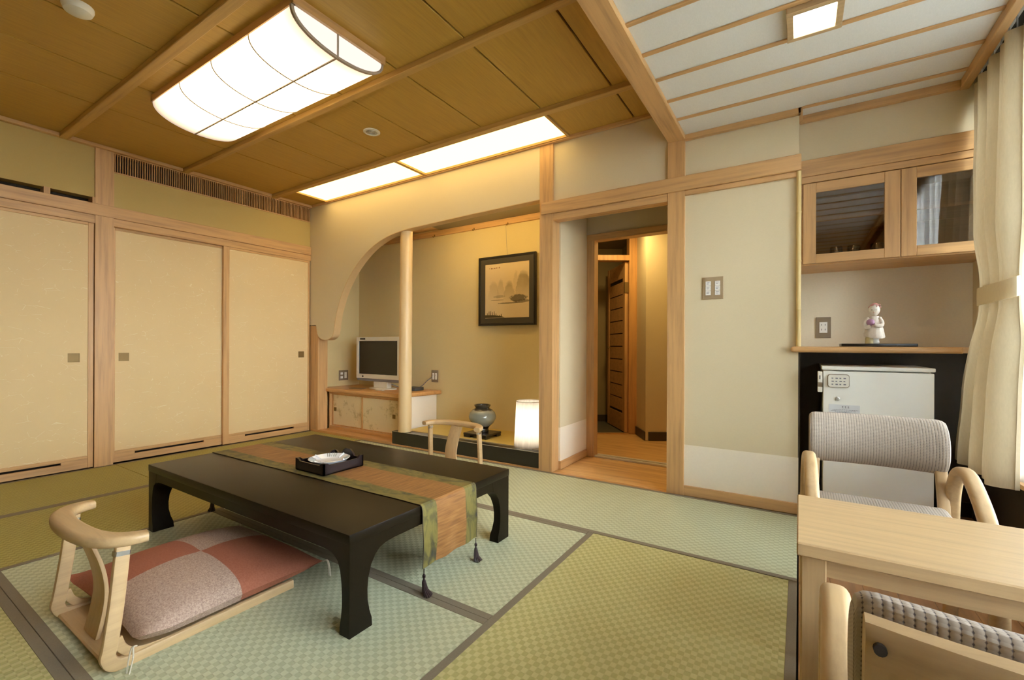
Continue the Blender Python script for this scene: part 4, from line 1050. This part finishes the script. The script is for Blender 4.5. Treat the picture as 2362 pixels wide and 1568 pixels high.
obj('bracket_slot', B(fx0-.016, fx0-.011, fy-.0046, fy-.003, .818, .840), 'rubber', hg)
obj('bracket_band', B(fx0-.0242, fx0-.0018, fy-.0045, fy+.03, .775, .800), 'plate_brown', hg)

wcab = thing('hanging_cupboard', 'hanging cupboard with two glass doors over the counter', 'cupboard', (.47, 3.5, 1.50))
cx0, cx1, cy = .008, .858, 3.302
obj('bottom_board', B(cx0, cx1, cy+.022, 3.698, 1.503, 1.530), 'wood_x', wcab)
obj('top_board', B(cx0, cx1, cy+.022, 3.698, 2.00, 2.03), 'amber_x', wcab)
obj('side_board', B(cx0, cx0+.018, cy+.022, 3.698, 1.530, 2.00), 'amber_y', wcab)
obj('side_board', B(cx1-.018, cx1, cy+.022, 3.698, 1.530, 2.00), 'amber_y', wcab)
obj('back_board', B(cx0+.018, cx1-.018, 3.685, 3.698, 1.530, 2.00), 'amber_x', wcab)
obj('shelf', B(cx0+.018, cx1-.018, cy+.07, 3.685, 1.775, 1.790), 'amber_x', wcab)
for k, (a0, a1) in enumerate(((.016, .4755), (.4785, .855))):
    z0, z1 = 1.510, 2.000
    d = obj('glass_door', newbm(), 'wood_z', wcab)
    obj('door_stile', B(a0, a0+.066, cy, cy+.021, z0, z1, .002), 'wood_z', d); obj('door_stile', B(a1-.070, a1, cy, cy+.021, z0, z1, .002), 'wood_z', d)
    obj('door_rail', B(a0+.066, a1-.070, cy+.0005, cy+.021, z0, z0+.055, .002), 'wood_x', d); obj('door_rail', B(a0+.066, a1-.070, cy+.0005, cy+.021, z1-.060, z1, .002), 'wood_x', d)
    obj('glass_pane', B(a0+.060, a1-.064, cy+.009, cy+.013, z0+.050, z1-.055), 'cab_glass', d)
for k, x in enumerate((.190, .277, .388)):
    b = newbm(); lathe(b, [(.036, 0), (.033, .085), (.031, .090), (.004, .091), (.004, .080), (.029, .079), (.0335, .004)], 0, 0, 20)
    g = one('glass_tumbler', b, 'tumbler', ('upturned glass tumbler in the cupboard, leftmost of three', 'upturned glass tumbler in the cupboard, middle of three', 'upturned glass tumbler in the cupboard, rightmost of three')[k], 'glass', None, 'tumblers in the hanging cupboard'); g.location = (x, 3.44, 1.531)

# figurine on a lacquer board
b = B(.204, .538, 3.215, 3.395, 1.0045, 1.0215, .004, 2)
one('display_board', b, 'black_lacquer', 'flat black lacquer board under the figurine on the counter', 'board', (.37, 3.3, 1.0045))
dg = thing('figurine', 'white china figurine of a robed child with pink cap on the counter', 'figurine', (.358, 3.30, 1.022))
D0 = Vector((.358, 3.30, 1.022))
# slimmer build
def dl_(prof, sx=1.0, sy=.8, dx=0, dy=0, n=20, rot=0):
    b = newbm(); lathe(b, prof, 0, 0, n)
    for v in b.verts: v.co = Vector((v.co.x*sx+dx+D0.x, v.co.y*sy+dy+D0.y, v.co.z+D0.z))
    return b
obj('lower_robe', dl_([(.030, 0), (.033, .006), (.030, .020), (.036, .042), (.030, .050)]), 'doll_white', dg)
b = dl_([(.026, 0), (.024, .03), (.01, .045)], dx=-.022, dy=-.012); obj('sash_end', b, 'doll_gold', dg)
b = newbm(); n = 24; rg = []
for r, z in ((.054, .036), (.056, .042), (.048, .075), (.038, .105), (.031, .128), (.024, .145)):
    rg.append([(D0.x+.004+r*math.cos(2*PI*k/n)*(1.0+.05*math.cos(k*PI/2)), D0.y+.78*r*math.sin(2*PI*k/n), D0.z+z+(.010*math.sin(2*PI*k/n-.5) if z < .06 else 0)) for k in range(n)])
loft(b, rg); obj('outer_robe', b, 'doll_robe', dg)
for s, p in ((-1, [(-.028, -.004, .135), (-.046, -.016, .108), (-.046, -.030, .086), (-.022, -.042, .090)]), (1, [(.030, -.006, .135), (.044, -.018, .108), (.032, -.036, .094), (.0, -.044, .096)])):
    b = newbm(); sweep(b, [D0+Vector(q) for q in spline(p, 5)], circ(.012, 10), scale=[1.0]*10+[.85]*6); obj('sleeve', b, 'doll_robe', dg)
b = newbm(); bmesh.ops.create_icosphere(b, subdivisions=3, radius=.022)
for v in b.verts: v.co = Vector((v.co.x*1.05-.020, v.co.y*.8-.034, v.co.z*.8+.112))+D0
obj('held_ball', b, 'doll_purple', dg, label='lilac ball held before the chest')
b = newbm(); bmesh.ops.create_icosphere(b, subdivisions=3, radius=.031)
for v in b.verts:
    q = v.co.copy(); k = 1-.12*max(0, -q.z/.031)
    v.co = Vector((q.x*k+.004, q.y*k*.95-.002, q.z*1.05+.178))+D0
hd = obj('head', b, 'doll_white', dg)
b = newbm(); bmesh.ops.create_icosphere(b, subdivisions=3, radius=.0325)
for v in list(b.verts):
    q = v.co.copy(); v.co = Vector((q.x*1.03+.006, q.y*1.0+.003, q.z*1.0+.184))+D0
bmesh.ops.delete(b, geom=[v for v in b.verts if v.co.z < D0.z+.192-.35*(v.co.y-D0.y)], context='VERTS')
obj('cap', b, 'doll_pink', dg)
b = newbm()
for a in range(7):
    an = R(-75+a*40); p = Vector((.006+.030*math.cos(an), .003+.028*math.sin(an), .198+.006*math.sin(a*2)))
    bmesh.ops.create_icosphere(b, subdivisions=1, radius=.0055, matrix=Matrix.Translation(D0+p))
obj('cap_trim', b, 'doll_pink', dg)
for s in (-1, 1):
    b = newbm(); bmesh.ops.create_icosphere(b, subdivisions=2, radius=.0035)
    for v in b.verts: v.co = Vector((v.co.x*1.3+.000+s*.011-.002, v.co.y*.6-.0295, v.co.z*.6+.178))+D0
    obj('eye', b, 'rubber', dg)
b = newbm(); bmesh.ops.create_icosphere(b, subdivisions=2, radius=.003)
for v in b.verts: v.co = Vector((v.co.x*1.2-.002, v.co.y*.6-.0288, v.co.z*.6+.163))+D0
obj('mouth', b, 'doll_pink', dg)
b = newbm(); bmesh.ops.create_icosphere(b, subdivisions=2, radius=.0035)
for v in b.verts: v.co = Vector((v.co.x-.002, v.co.y-.031, v.co.z+.171))+D0
obj('nose', b, 'doll_white', dg)

for ch in dg.children:
    for v in ch.data.vertices: v.co.x *= .84; v.co.y *= .88; v.co.z *= 1.08
# ------------------------------------------------------------------ curtains
ct = thing('curtain', 'beige curtain gathered by a tieback at the window edge', 'curtain', (.76, 3.05, .39))
b = newbm(); nz, nf = 40, 140
def lerp(a, q, t): return a+(q-a)*t
def kf(z, keys):
    for (z0, v0), (z1, v1) in zip(keys, keys[1:]):
        if z <= z1: t = (z-z0)/(z1-z0); t = t*t*(3-2*t); return lerp(v0, v1, t)
    return keys[-1][1]
rows_ = []
zt_, zb_ = 2.375, .385
for i in range(nz+1):
    z = zb_+(zt_-zb_)*i/nz
    ya = kf(z, [(.38, 2.80), (.8, 2.80), (1.21, 2.765), (1.31, 2.760), (1.7, 2.755), (2.375, 2.76)])
    yb_ = kf(z, [(.38, 3.44), (.75, 3.36), (1.21, 3.175), (1.31, 3.165), (1.6, 3.22), (2.0, 3.27), (2.375, 3.30)])
    xx = kf(z, [(.38, .758), (1.21, .772), (1.31, .772), (2.375, .785)])
    amp = kf(z, [(.38, .040), (1.0, .037), (1.21, .019), (1.31, .019), (1.6, .036), (2.375, .026)])
    row = []
    for j in range(nf+1):
        s = j/nf; ph_ = s*2*PI*6.0+.6*math.sin(s*9+1.0)+.25*math.sin(z*2.2+s*5)
        f = math.sin(ph_); f = math.copysign(abs(f)**.75, f)
        row.append((xx+amp*f*(1+.3*math.sin(s*17)), lerp(ya, yb_, s)+.35*amp*math.cos(ph_*1.0), z))
    rows_.append(row)
loft(b, rows_, False, False); obj('gathered_cloth', b, 'curtain', ct)
b = newbm(); pr = []
for z, g in ((1.217, .0), (1.219, .004), (1.262, .005), (1.302, .004), (1.304, .0)):
    pr.append([(.770+(.036+g)*math.cos(a)*1.0, 2.968+(.222+g)*math.sin(a), z+.012*math.cos(a)) for a in [2*PI*k/40 for k in range(40)]])
loft(b, pr, True, False); obj('tieback', b, cloth('tieback_cloth', (.82, .73, .54, 1), .25), ct)
for k in range(6): 
    y = 2.80+.09*k; obj('curtain_hook', B(.783, .787, y-.004, y+.004, 2.37, 2.43), 'steel', ct)
obj('curtain_rail', B(.775, .795, w0-.1, 3.30, 2.43, 2.445), 'steel', ct)
b = newbm(); rows_ = []
for z in (.372, .40, .8, 1.3, 1.8, 2.41):
    rows_.append([(.838+.014*math.sin(s*2*PI*22+.8*math.sin(s*23)+.1*z), lerp(w0-.10, 3.12, s), z) for s in [k/420 for k in range(421)]])
loft(b, rows_, False, False)
sc_ = one('sheer_curtain', b, 'sheer', 'white sheer curtain hanging full length over the bright window', 'curtain', (.838, 1.0, .372))
